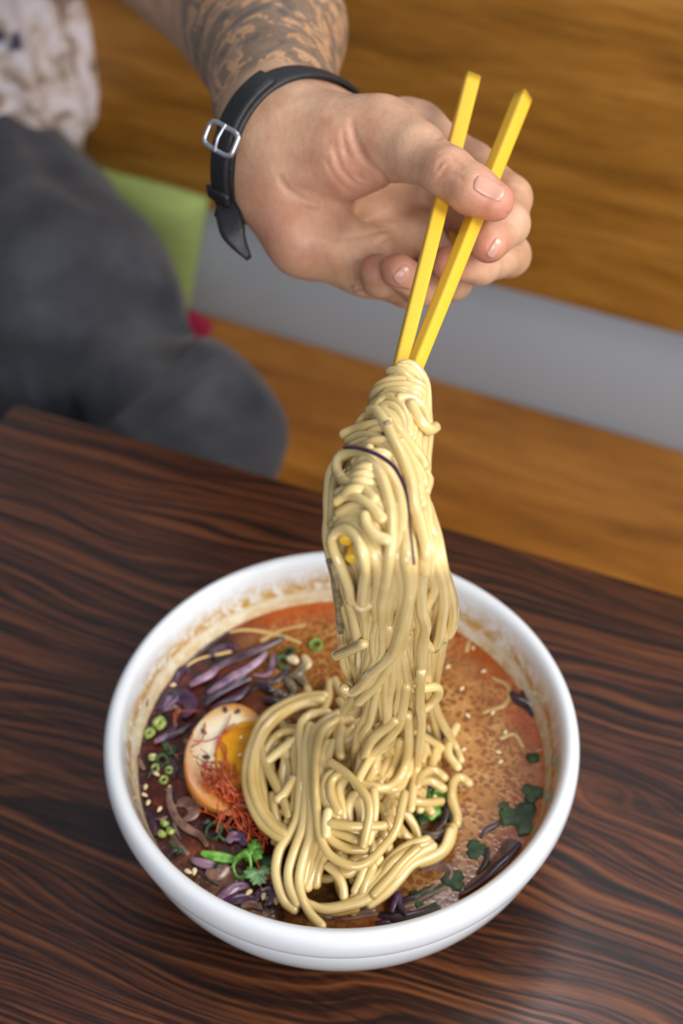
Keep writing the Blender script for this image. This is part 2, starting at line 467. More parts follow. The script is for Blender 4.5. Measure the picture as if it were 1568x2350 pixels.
def surface(fn, lo, hi, h):
    lo = np.array(lo); hi = np.array(hi); B = 6
    nb = np.ceil((hi - lo) / (h * B)).astype(int); n = nb * B + 1
    c = np.stack(np.meshgrid(*[lo[i] + (np.arange(nb[i]) + 0.5) * h * B for i in range(3)], indexing='ij'), -1).reshape(-1, 3)
    dc = fn(c).reshape(nb); act = np.abs(dc) < h * B * 1.15 + 0.002
    val = np.repeat(np.repeat(np.repeat(np.sign(dc), B, 0), B, 1), B, 2).astype(np.float32)
    val = np.pad(val, ((0, 1), (0, 1), (0, 1)), mode='edge')
    m = np.zeros(n, bool)
    ia = np.argwhere(act)
    for bi in ia:
        a = bi * B; m[a[0]:a[0] + B + 1, a[1]:a[1] + B + 1, a[2]:a[2] + B + 1] = True
    idx = np.argwhere(m); P = lo + idx * h
    out = np.concatenate([fn(P[i:i + 200000]) for i in range(0, len(P), 200000)])
    val[m] = out
    ins = val < 0
    c8 = [ins[i:n[0] - 1 + i, j:n[1] - 1 + j, k:n[2] - 1 + k] for i in (0, 1) for j in (0, 1) for k in (0, 1)]
    s = sum(x.astype(np.int8) for x in c8); cell = (s > 0) & (s < 8)
    ci = np.argwhere(cell); vid = -np.ones(cell.shape, int); vid[cell] = np.arange(len(ci))
    acc = np.zeros((len(ci), 3)); cnt = np.zeros(len(ci))
    cor = [(i, j, k) for i in (0, 1) for j in (0, 1) for k in (0, 1)]
    for a in cor:
        for ax in range(3):
            if a[ax]: continue
            b = list(a); b[ax] = 1
            va = val[ci[:, 0] + a[0], ci[:, 1] + a[1], ci[:, 2] + a[2]]; vb = val[ci[:, 0] + b[0], ci[:, 1] + b[1], ci[:, 2] + b[2]]
            x = (va < 0) != (vb < 0)
            t = np.where(x, va / np.where(x, va - vb, 1), 0)
            p = np.array(a, float)[None] + t[:, None] * (np.array(b) - np.array(a))[None]
            acc[x] += p[x]; cnt[x] += 1
    V = lo + (ci + acc / cnt[:, None]) * h
    F = []
    for ax in range(3):
        o1, o2 = [(1, 2), (2, 0), (0, 1)][ax]
        sl0 = [slice(None)] * 3; sl1 = [slice(None)] * 3; sl0[ax] = slice(0, -1); sl1[ax] = slice(1, None)
        A_, B_ = ins[tuple(sl0)], ins[tuple(sl1)]
        for flip, mk in ((False, A_ & ~B_), (True, ~A_ & B_)):
            e = np.argwhere(mk); e = e[(e[:, o1] > 0) & (e[:, o2] > 0) & (e[:, o1] < n[o1] - 1) & (e[:, o2] < n[o2] - 1)]
            q = []
            for d1, d2 in ((0, 0), (-1, 0), (-1, -1), (0, -1)):
                f = e.copy(); f[:, o1] += d1; f[:, o2] += d2; q.append(vid[f[:, 0], f[:, 1], f[:, 2]])
            q = np.stack(q, 1)
            F.append(q[:, ::-1] if not flip else q)
    F = np.vstack(F)
    # orientation: surface nets winding for inside->outside along +axis is counter-clockwise seen from outside
    return V, F[:, ::-1]
def grad(fn, P, e=2e-4):
    g = np.stack([fn(P + np.eye(3)[i] * e) - fn(P - np.eye(3)[i] * e) for i in range(3)], 1) / (2 * e)
    return g
def snap(fn, P, it=2, off=0.0, lim=0.002):
    for _ in range(it):
        d = fn(P) - off; g = grad(fn, P); P = P - np.clip(d, -lim, lim)[:, None] * g / (np.sum(g * g, 1)[:, None] + 1e-6)
    return P
def subdivide(V, F):
    E = {}; nv = len(V)
    ed = np.sort(np.stack([F, np.roll(F, -1, 1)], 2).reshape(-1, 2), 1)
    u, inv = np.unique(ed, axis=0, return_inverse=True); inv = inv.reshape(-1, 4)
    em = V[u].mean(1); fc = V[F].mean(1)
    e0 = nv + inv; f0 = nv + len(u) + np.arange(len(F))
    NF = np.vstack([np.stack([F[:, i], e0[:, i], f0, e0[:, i - 1]], 1) for i in range(4)])
    return np.vstack([V, em, fc]), NF
def fmesh(name, V, F, mat, parent, attrs={}):
    o = mesh(name, V, F, mat, parent)
    for k, a in attrs.items():
        at = o.data.attributes.new(k, 'FLOAT', 'POINT'); at.data.foreach_set('value', np.asarray(a, np.float32))
    return o
def hit(fn, px, py, d0=0.5, d1=0.8):
    """first surface point along the line of sight of a measured pixel"""
    r = ray(px, py); t = d0
    for _ in range(120):
        d = fn((CAM + r * t)[None])[0]
        if d < 5e-5: break
        t += d * 0.8
        if t > d1: return None
    return CAM + r * t

# ------------------------------------------------------------------ person: arm and hand
mm = 0.001
def C(a, b): return (W(a[0], a[1], a[2]), W(b[0], b[1], b[2]), a[3] * mm, b[3] * mm)
H = Field()
palm = [
    C((664, 350, .682, 23.5), (705, 395, .688, 21.5)),
    C((640, 310, .680, 21), (760, 330, .668, 20)),
    C((700, 345, .668, 21), (800, 345, .655, 20)),          # thenar
    C((800, 335, .656, 20), (875, 318, .648, 16.5)),
    C((875, 318, .648, 16.5), (960, 350, .630, 13)),        # thumb proximal phalanx
    C((640, 470, .684, 15), (705, 545, .676, 16.5)),        # heel of the palm
    C((700, 545, .676, 17), (840, 600, .684, 14.5)),
    C((660, 390, .694, 22), (930, 520, .728, 14)),
    C((690, 380, .694, 20), (990, 420, .724, 14)),
    C((700, 330, .690, 20), (930, 300, .702, 13.5)),
    C((930, 300, .702, 13), (962, 303, .696, 13)),
    C((840, 600, .688, 14), (965, 545, .716, 13)),
]
H.add(palm, 0.012)
fore = [C((660, 360, .686, 24), (636, 240, .722, 30)), C((636, 240, .722, 30), (612, 70, .800, 43)),
        C((612, 70, .800, 43), (575, 30, .92, 48)), C((575, 30, .92, 48), (330, -200, 1.02, 56))]
H.add(fore, 0.012, W(650, 350, .69), 0.03, 0.03, 1.0)
thumb = [C((875, 318, .646, 15.5), (955, 350, .628, 12.2)), C((955, 350, .628, 12.2), (1030, 396, .613, 10.6)),
         C((1030, 396, .613, 10.6), (1085, 436, .607, 10.2)), C((1085, 436, .607, 10.2), (1134, 462, .605, 8.6))]
H.add(thumb, 0.004, W(900, 330, .64), 0.012, 0.0006, 0.03)
index = [C((962, 303, .695, 12.5), (1085, 378, .685, 10.3)), C((1085, 378, .685, 10.3), (1168, 455, .668, 10.4)),
         C((1168, 455, .668, 10.4), (1166, 515, .646, 9.4)), C((1166, 515, .646, 9.4), (1122, 560, .627, 8.4))]
H.add(index, 0.004, W(962, 303, .695), 0.010, 0.0006, 0.03)
middle = [C((1003, 430, .718, 12.5), (1100, 520, .705, 10)), C((1100, 520, .705, 10), (1168, 586, .688, 10)),
          C((1168, 586, .688, 10), (1100, 608, .660, 8.8)), C((1100, 608, .660, 8.8), (1030, 603, .642, 7.8))]
H.add(middle, 0.004, W(1003, 430, .718), 0.010, 0.0006, 0.03)
ring = [C((965, 545, .714, 12), (1040, 645, .690, 8.8)), C((1040, 645, .690, 8.8), (965, 658, .662, 8.4)), C((965, 658, .662, 8.4), (914, 622, .640, 8.0))]
H.add(ring, 0.004, W(965, 545, .71), 0.010, 0.0006, 0.03)
pinky = [C((850, 630, .694, 11), (935, 668, .690, 7.6)), C((935, 668, .690, 7.6), (872, 640, .662, 8.0)), C((872, 640, .662, 8.0), (866, 622, .655, 8.0))]
H.add(pinky, 0.004, W(850, 625, .694), 0.010, 0.0006, 0.022)

def crease(pts, dep, wid):
    L = []
    for p in pts:
        q = hit(H.raw, *p)
        if q is not None: L.append(q)
    if len(L) < 2: return None
    L = cat_rom(L, 4 * len(L)); return (L, dep * 1.45 * mm, wid * 0.92 * mm)
CR = [
    ([(640, 400), (655, 430), (690, 458), (735, 476)], 0.8, 1.6),
    ([(805, 268), (815, 320), (840, 370), (885, 415), (930, 438)], 1.3, 1.7),
    ([(785, 290), (795, 350), (825, 405), (870, 440)], 0.7, 1.3),
    ([(765, 330), (785, 390), (830, 430)], 0.5, 1.2),
    ([(745, 360), (770, 410), (810, 445)], 0.4, 1.1),
    ([(720, 540), (780, 545), (850, 535), (930, 515)], 0.8, 1.3),
    ([(860, 565), (900, 540), (950, 500)], 0.8, 1.2),
    ([(820, 600), (822, 640), (835, 680)], 1.2, 1.4), ([(800, 640), (806, 672), (812, 690)], 0.7, 1.2),
    ([(1000, 392), (1020, 366), (1050, 372), (1062, 392)], 0.75, 0.9),
    ([(1008, 402), (1030, 380), (1056, 388)], 0.55, 0.8),
    ([(1000, 412), (1024, 397), (1048, 402), (1064, 412)], 0.5, 0.8),
    ([(1010, 350), (1030, 352), (1050, 368)], 0.4, 0.8),
    ([(985, 300), (1000, 318), (1012, 312)], 1.0, 1.2),
    ([(1165, 470), (1180, 500), (1178, 520)], 0.4, 0.8),
    ([(890, 655), (925, 665), (960, 680)], 0.8, 1.1),
    ([(1130, 500), (1160, 490), (1190, 480)], 0.4, 0.9),
]
H.creases = [c for c in (crease(*c) for c in CR) if c]

NAILS = [  # centre px, direction to the tip (px), half length, half width in mm
    ((1124, 431), (30, 13), 7.2, 4.4, 'thumb'),
    ((1138, 570), (-10, 20), 6.0, 2.6, 'index'),
    ((926, 632), (-14, 14), 5.6, 3.8, 'ring'),
]
nail_data = []
for (cx_, cy_), (dx, dy), hl, hw, nm in NAILS:
    c = hit(H.raw, cx_, cy_); g = grad(H.raw, c[None])[0]; g /= np.linalg.norm(g)
    t = RGT * dx - UP * dy; t -= (t @ g) * g; t /= np.linalg.norm(t); b = np.cross(g, t)
    nail_data.append((c, g, t, b, hl * mm, hw * mm))
    L = [c + t * (-math.cos(a) * hl * 1.06 * mm) + b * (math.sin(a) * hw * 1.12 * mm) for a in np.linspace(-2.0, 2.0, 13)]
    H.creases.append((snap(H.raw, np.array(L), 3), 0.5 * mm, 0.6 * mm))
V, F = surface(H.raw, [-0.40, 0.0, 0.10], [0.17, 0.74, 0.62], 0.0023)
hand = np.linalg.norm(V - W(880, 430, .67), axis=1) < 0.115
V = snap(H, V, 2)
# finer skin on the hand
fh = hand[F].all(1)
Vs, Fs = subdivide(V, F)
V = snap(H, Vs, 2, lim=0.0006); F = Fs
SKC = [(W(1150, 470, .605), .016, 1.0), (W(1118, 575, .62), .013, .9), (W(1030, 603, .64), .012, 1.0), (W(905, 615, .638), .012, .8), (W(850, 610, .65), .01, .6),
       (W(790, 430, .64), .022, .55), (W(640, 520, .67), .022, .5), (W(880, 420, .64), .015, .4), (W(1040, 385, .605), .012, .3), (W(1175, 490, .66), .012, .45)]
red = np.zeros(len(V))
for c, r, a in SKC: red = np.maximum(red, a * np.exp(-(np.linalg.norm(V - c, axis=1) / r) ** 2))
# tattoo starts past the wrist
wr0, wr1 = W(640, 330, .69), W(612, 70, .80); ax_ = (wr1 - wr0) / np.linalg.norm(wr1 - wr0)
s_ = (V - wr0) @ ax_
tat = np.clip((s_ - 0.018) / 0.008, 0, 1)
el = W(560, 60, .93)
tat *= 1 - np.clip((s_ - 0.215) / 0.01, 0, 1)
m = M('tattooed_skin')
p = m.pos()
a_red = m.n.new('ShaderNodeAttribute'); a_red.attribute_name = 'redness'
a_tat = m.n.new('ShaderNodeAttribute'); a_tat.attribute_name = 'tattoo'
n1 = m.noise(p, 60, 5, 0.6); n2 = m.noise(p, 380, 4, 0.6)
sk = m.ramp(n1, [(0.3, srgb(172, 126, 96)), (0.5, srgb(190, 146, 116)), (0.7, srgb(204, 162, 132))])
sk = m.mix(m.math('MULTIPLY', a_red.outputs['Fac'], 0.8), sk, srgb(190, 108, 88))
t1 = m.noise(m.mapping(p, (1, 1, 0.75)), 30, 3, 0.5, 3.2)
t3 = m.noise(p, 85, 3, 0.6, 1.6)
tm = m.math('MULTIPLY_ADD', t3, 0.35, m.math('MULTIPLY', t1, 0.75))
ink = m.ramp(tm, [(0.40, (1,) * 3), (0.50, (0.75,) * 3), (0.555, (0.95,) * 3), (0.575, (0.25,) * 3), (0.62, (0.05,) * 3), (0.66, (0.6,) * 3)])
inkc = m.mix(t1, srgb(44, 50, 54), srgb(92, 94, 90))
sk2 = m.mix(m.math('MULTIPLY', a_tat.outputs['Fac'], 0.5), sk, srgb(204, 150, 96))
sk = m.mix(m.math('MULTIPLY', m.math('MULTIPLY', ink, a_tat.outputs['Fac']), 0.86), sk2, inkc)
m.color(sk)
m.b.inputs['Roughness'].default_value = 0.52
m.b.inputs['Subsurface Weight'].default_value = 0.18; m.b.inputs['Subsurface Radius'].default_value = (0.006, 0.0022, 0.0012); m.b.inputs['Subsurface Scale'].default_value = 1.0
m.bump(m.math('MULTIPLY_ADD', n1, 0.5, n2), 0.38, 0.0007)
MAT['skin'] = m.m
proot = empty('person', tuple(SA + BX * -0.25 - BY * 0.2 + np.array([0, 0, 0])), 'seated person in dark jeans and patterned shirt holding up yellow chopsticks with a tattooed arm', 'person')
skin_o = fmesh('body', V, F, MAT['skin'], proot, {'redness': red, 'tattoo': tat})
MAT['nail'] = mat_plain('fingernail', srgb(196, 144, 122), 0.35, **{'Coat Weight': 0.3})
for c, g, t, b, hl, hw in nail_data:
    n = 14; P = []
    us = np.linspace(-1, 1, n); VV = []
    for i, u in enumerate(us):
        for j, v in enumerate(us):
            # rounded-rectangle outline
            x, y = u * math.sqrt(1 - v * v / 2 * 0.55), v * math.sqrt(1 - u * u / 2 * 0.55)
            VV.append(c + t * x * hl + b * y * hw)
    VV = np.array(VV); S = snap(H.raw, VV, 4)
    e = np.maximum(np.abs(np.repeat(us, n)), np.abs(np.tile(us, n)))
    off = np.where(e < 0.99, 0.00028, -0.0003)
    tipw = np.clip(np.repeat(us, n), 0, 1) ** 3 * 0.0004
    S = S + g * (off + tipw)[:, None]
    Fq = [(i * n + j, (i + 1) * n + j, (i + 1) * n + j + 1, i * n + j + 1) for i in range(n - 1) for j in range(n - 1)]
    S2 = S - g * 0.0007
    F2 = [tuple(q + n * n for q in f[::-1]) for f in Fq]
    rimv = [j for j in range(n)] + [i * n + n - 1 for i in range(1, n)] + [(n - 1) * n + j for j in range(n - 2, -1, -1)] + [i * n for i in range(n - 2, 0, -1)]
    F3 = [(rimv[i], rimv[(i + 1) % len(rimv)], rimv[(i + 1) % len(rimv)] + n * n, rimv[i] + n * n) for i in range(len(rimv))]
    mesh('fingernail', np.vstack([S, S2]), Fq + F2 + F3, MAT['nail'], proot)

# ------------------------------------------------------------------ jeans
J = Field()
J.add([(W(-208, 250, 1.44), W(20, 550, 1.38), 0.112, 0.104), (W(20, 550, 1.38), W(150, 690, 1.30), 0.104, 0.098),
       (W(150, 690, 1.30), W(-60, 1000, 1.42), 0.095, 0.075)], 0.03)
J.add([(W(120, 760, 1.36), W(425, 1010, 1.20), 0.088, 0.078), (W(425, 1010, 1.20), W(430, 1300, 1.45), 0.076, 0.06)], 0.03, None, 0, 0.012)
J.add([(W(-188, 291, 1.46), W(-420, 330, 1.50), 0.115, 0.115)], 0.03, None, 0, 0.03)
for (x_, y_, d_, r_), (x2, y2, d2, r2) in (((-208, 250, 1.44, .112), (20, 550, 1.38, .104)), ((20, 550, 1.38, .104), (150, 690, 1.30, .098))):
    a_, b_ = W(x_, y_, d_), W(x2, y2, d2); a_[2] = SEAT + r_ + 0.001; b_[2] = SEAT + r2 + 0.001      # weight on the seat
    J.add([(a_, b_, r_, r2)], 0.03, None, 0, 0.05)
JF = [([(405, 705), (340, 790), (260, 870), (150, 975), (100, 1010)], 100, 20), ([(350, 640), (300, 720), (200, 810), (60, 890)], 26, 16),
      ([(320, 590), (230, 700), (100, 790), (-20, 850)], 22, 18), ([(600, 910), (500, 925), (400, 985), (330, 1040)], 20, 14),
      ([(300, 560), (200, 640), (80, 700)], 12, 14), ([(470, 790), (380, 870), (300, 980)], 22, 14), ([(60, 250), (120, 380), (230, 480)], 14, 16)]
def jcrease(pts, dep, wid):
    L = [W(x, y, 1.0) for x, y in pts]; out = []
    for x, y in pts:
        r = ray(x, y); t = 0.9
        for _ in range(80):
            d = J.raw((CAM + r * t)[None])[0]
            if d < 1e-3 or t > 1.8: break
            t += d * 0.9
        if t < 1.8: out.append(CAM + r * t)
    return (cat_rom(out, 14), dep * mm, wid * mm) if len(out) > 1 else None
J.creases = [c for c in (jcrease(*c) for c in JF) if c]
def jeans(P):
    d = J(P)
    # folds running across the thigh
    a = W(380, 720, 1.2); 
    r = np.linalg.norm(P - W(300, 1300, 1.2), axis=1)
    q = np.linalg.norm(P - W(330, 800, 1.2), axis=1)
    d = d + 0.003 * np.sin(r * 95 + 9 * P[:, 0]) * np.exp(-(q / 0.14) ** 2)
    r2 = np.linalg.norm(P - W(700, 200, 1.2), axis=1)
    d = d + 0.0025 * np.sin(r2 * 70 + 14 * P[:, 2] + 20 * P[:, 0])
    return d
V, F = surface(jeans, [-0.80, 0.20, -0.62], [0.04, 1.15, 0.16], 0.0065)
V = snap(jeans, V, 1, lim=0.004)
m = M('charcoal_denim'); p = m.pos()
n1 = m.noise(p, 14, 5, 0.6); n2 = m.noise(p, 900, 2, 0.5)
m.color(m.ramp(n1, [(0.3, srgb(40, 40, 47)), (0.5, srgb(52, 53, 60)), (0.68, srgb(68, 69, 74))]))
m.b.inputs['Roughness'].default_value = 0.9; m.bump(n2, 0.4, 0.0006); m.b.inputs['Sheen Weight'].default_value = 0.15
MAT['denim'] = m.m
jo = fmesh('jeans', V, F, MAT['denim'], proot)
jo['label'] = 'dark charcoal denim jeans creased behind the knee'

# ------------------------------------------------------------------ shirt
S = Field()
hip = W(-95, 170, 1.42); sh = hip + np.array([-0.02, 0.06, 0.42])
S.add([(hip, sh, 0.125, 0.135), (hip + np.array([-0.12, 0.02, 0]), sh + np.array([-0.12, 0.03, 0]), 0.12, 0.13)], 0.03)
S.add([(sh + np.array([0.02, -0.02, -0.02]), W(230, -290, 1.06), 0.085, 0.075)], 0.02, None, 0, 0.05)
def shirt(P):
    d = S.raw(P)
    ang = np.arctan2(P[:, 1] - hip[1], P[:, 0] - hip[0])
    low = np.clip((sh[2] - 0.1 - P[:, 2]) / 0.25, 0, 1)
    d = d - 0.012 * low + 0.007 * low * np.sin(ang * 17 + 10 * P[:, 2])
    return np.maximum(d, (hip[2] - 0.055 + 0.012 * np.sin(ang * 4)) - P[:, 2])
V, F = surface(shirt, hip - np.array([0.42, 0.42, 0.12]), [0.12, 1.2, 0.72], 0.007)
m = M('pale_printed_shirt_cloth'); p = m.pos()
n0 = m.noise(p, 11, 4, 0.55, 1.4); n1 = m.noise(p, 26, 5, 0.65, 1.0)
c = m.ramp(n1, [(0.36, srgb(120, 98, 84)), (0.46, srgb(186, 168, 158)), (0.56, srgb(206, 196, 200))])
c = m.mix(m.ramp(n0, [(0.60, (0,) * 3), (0.64, (1,) * 3)]), c, srgb(48, 42, 66))
m.color(c); m.b.inputs['Roughness'].default_value = 0.9
so = fmesh('shirt', V, F, m.m, proot); so['label'] = 'pale shirt with brown and navy print'

# ------------------------------------------------------------------ wristwatch strap
MAT['leather'] = mat_plain('black_leather', srgb(24, 24, 27), 0.5, 0.5, 500)
MAT['metal'] = mat_plain('brushed_steel', srgb(200, 200, 205), 0.32, Metallic=0.9)
E1, E2, N1 = W(772, 236, .700), W(568, 520, .700), W(536, 318, .662)
wc = (E1 + E2) / 2 * 0.55 + W(640, 355, .694) * 0.45
pn = np.cross(E2 - E1, N1 - E1); pn /= np.linalg.norm(pn)
ux = (E1 - wc) - ((E1 - wc) @ pn) * pn; ux /= np.linalg.norm(ux); uy = np.cross(pn, ux)
if ((N1 - wc) @ uy) < 0: uy = -uy; pn = -pn
def strap_pt(a, off):
    dvec = ux * math.cos(a) + uy * math.sin(a)
    # march inwards from outside
    t = 0.075
    for _ in range(90):
        d = H.raw((wc + dvec * t)[None])[0]
        if d < off: break
        t -= max((d - off) * 0.6, 1e-4)
    return wc + dvec * t
watch = empty('wristwatch', tuple(wc), 'black leather wristwatch strap with steel buckle worn on the tattooed wrist', 'watch')
def band(P, nrm, width, thick, closed):
    P = np.asarray(P); n = len(P); V = []; F = []
    for i in range(n):
        a = P[(i - 1) % n] if closed or i > 0 else P[i]; b = P[(i + 1) % n] if closed or i < n - 1 else P[i]
        T = (b - a) / np.linalg.norm(b - a); Nn = nrm(P[i]); Nn -= (Nn @ T) * T; Nn /= np.linalg.norm(Nn); B = np.cross(T, Nn)
        w = width[i] if hasattr(width, '__len__') else width
        for x, y in ((-1, -.4), (-.85, 1), (-.5, 1.25), (.5, 1.25), (.85, 1), (1, -.4), (.5, -1), (-.5, -1)):
            V.append(P[i] + B * x * w / 2 + Nn * y * thick / 2)
    R = n if closed else n - 1
    for i in range(R):
        for j in range(8):
            k = (j + 1) % 8; i2 = (i + 1) % n; F.append((i * 8 + j, i * 8 + k, i2 * 8 + k, i2 * 8 + j))
    if not closed: F.append(tuple(range(8))[::-1]); F.append(tuple((n - 1) * 8 + j for j in range(8)))
    return V, F
hn = lambda P: grad(H.raw, P[None])[0]
AA = np.linspace(0, 2 * math.pi, 72, endpoint=False)
loop = np.array([strap_pt(a, 0.0016) for a in AA])
for _ in range(2): loop = (np.roll(loop, 1, 0) + loop * 2 + np.roll(loop, -1, 0)) / 4
rad = lambda P: (P - wc) / np.linalg.norm(P - wc)
V, F = band(loop, rad, 0.0135, 0.0028, True); mesh('strap', V, F, MAT['leather'], watch)
# second strap layer under the buckle, keeper and free tail
V, F = band([strap_pt(a, 0.0045) for a in np.linspace(1.25, 2.9, 26)], rad, 0.0125, 0.0024, False); mesh('strap_overlap', V, F, MAT['leather'], watch)
V, F = band([strap_pt(a, 0.0062) for a in np.linspace(2.58, 2.72, 5)], rad, 0.0165, 0.0022, False); mesh('keeper_loop', V, F, MAT['leather'], watch)
tl = cat_rom([strap_pt(2.75, 0.007), W(520, 480, .678), W(538, 540, .676), W(572, 594, .680)], 16)
V, F = band(tl, lambda P: -FWD, np.array([0.0125] * 8 + list(np.linspace(0.012, 0.003, 8))), 0.0022, False); mesh('strap_tail', V, F, MAT['leather'], watch)
# buckle: rectangular frame with a tongue
bc = strap_pt(2.02, 0.0060); bn = rad(bc); bt = np.cross(bn, pn); bt /= np.linalg.norm(bt)
def rim(hx, hy, r):
    pts = []
    for a in np.linspace(0, 2 * math.pi, 40, endpoint=False):
        c_, s_2 = math.cos(a), math.sin(a); k = (abs(c_) ** 5 + abs(s_2) ** 5) ** (-1 / 5)
        pts.append(bc + bt * c_ * k * hx + pn * s_2 * k * hy)
    pts.append(pts[0]); pts.append(pts[1])
    return tube(pts, r, 8, round_ends=False)
buck = mesh('buckle', *rim(0.0058, 0.0098, 0.0013), MAT['metal'], watch)
plate = [bc + bt * x + pn * y + bn * z for z in (-0.0008, 0.0008) for x, y in ((-0.0058, 0.0072), (0.0058, 0.0072), (0.0058, 0.0112), (-0.0058, 0.0112))]
mesh('buckle_tongue', *tube([bc - bt * 0.0062 + bn * 0.0012, bc + bn * 0.0022, bc + bt * 0.0064 + bn * 0.0010], 0.0008, 8), MAT['metal'], watch)

# ------------------------------------------------------------------ noodles
def mat_noodle(name, a, b, rough=0.26):
    m = M(name); p = m.pos()
    n = m.noise(p, 45, 3, 0.5); n2 = m.noise(p, 900, 2, 0.6)
    m.color(m.ramp(n, [(0.35, a), (0.65, b)]))
    m.b.inputs['Roughness'].default_value = rough; m.b.inputs['Coat Weight'].default_value = 0.6; m.b.inputs['Coat Roughness'].default_value = 0.08
    m.b.inputs['Subsurface Weight'].default_value = 0.12; m.b.inputs['Subsurface Radius'].default_value = (0.004, 0.0028, 0.0012)
    m.bump(n2, 0.12, 0.0004)
    return m.m
MAT['noodle'] = mat_noodle('wheat_noodle', srgb(210, 180, 116), srgb(222, 196, 136))
MAT['noodle_wet'] = mat_noodle('broth_coated_noodle', srgb(188, 156, 92), srgb(202, 174, 112))
NR = 0.00200
def stick_d(py):
    i0, i1 = 1 / 0.665, 1 / 0.503; k = (py - 224) / (1240 - 224)
    return 1 / (i0 + (i1 - i0) * k) - np.interp(py, [840, 1150, 1235], [0.0115, 0.0125, 0.006]) if py < 1280 else stick_d(1279)
HY0 = W(830, 1279, stick_d(1279))[1]
def hang_y(py): return np.interp(py, [1280, 1450, 1700, 1850], [HY0, HY0 * 0.76, -0.022, -0.010])
def nest_z(px, py):
    g = math.exp(-(((px - 830) / 210) ** 2 + ((py - 1790) / 220) ** 2))
    return BR + 0.0015 + 0.024 * g
def hp(px, py, o=0.0, hw=None):
    """point on the front of the lifted bundle; o pushes it back (m)"""
    cxm = np.interp(py, [840, 1000, 1150, 1280, 1500, 1700], [930, 905, 870, 890, 900, 880]); w = np.interp(py, [840, 1000, 1280], [45, 85, 130])
    side = 0.011 * min(1.6, ((px - cxm) / w) ** 2)
    q1 = W(px, py, stick_d(py) + side + o)
    if py < 1120: return q1
    q = Yp(px, py, hang_y(py) + side + o)
    zn = nest_z(px, py) + max(-0.004, -o * 0.5)
    if q[2] < zn: q = Zp(px, py, zn)
    k = min(1, (py - 1120) / 300); k = k * k * (3 - 2 * k)
    return q1 * (1 - k) + q * k
def npt(px, py, o=0.0): return Zp(px, py, nest_z(px, py) + o)

lift = empty('lifted_noodles', tuple(W(880, 1100, .54)), 'bundle of pale wheat noodles twisted around the chopsticks and hanging into the bowl', 'noodles')
nest = empty('noodle_nest', (0.0, 0.0, BR), 'mound of coiled wheat noodles resting in the broth under the lifted bundle', 'noodles')
def noodle(P, parent, r=NR, mat='noodle', n=None):
    P = np.asarray(P, float)
    L = np.linalg.norm(np.diff(P, axis=0), axis=1).sum()
    n = n or int(max(10, min(90, L / 0.0022)))
    Q = cat_rom(P, n)
    t = np.linspace(0, 1, n)
    R = r * (1 + 0.03 * np.sin(t * L * 160 + rng.uniform(0, 6)))
    V, F = tube(Q, R, 8, sq=2.5, twist=rng.uniform(-2, 2))
    return mesh('noodle', V, F, MAT[mat], parent)
K3 = 3.9175; K7 = 3.0154
def z3(l): return [(700 + x / K3, 780 + y / K3) for x, y in l]
def z4(l): return [(700 + x / K3, 1300 + y / K3) for x, y in l]
def z7(l): return [(540 + x / K7, 1540 + y / K7) for x, y in l]
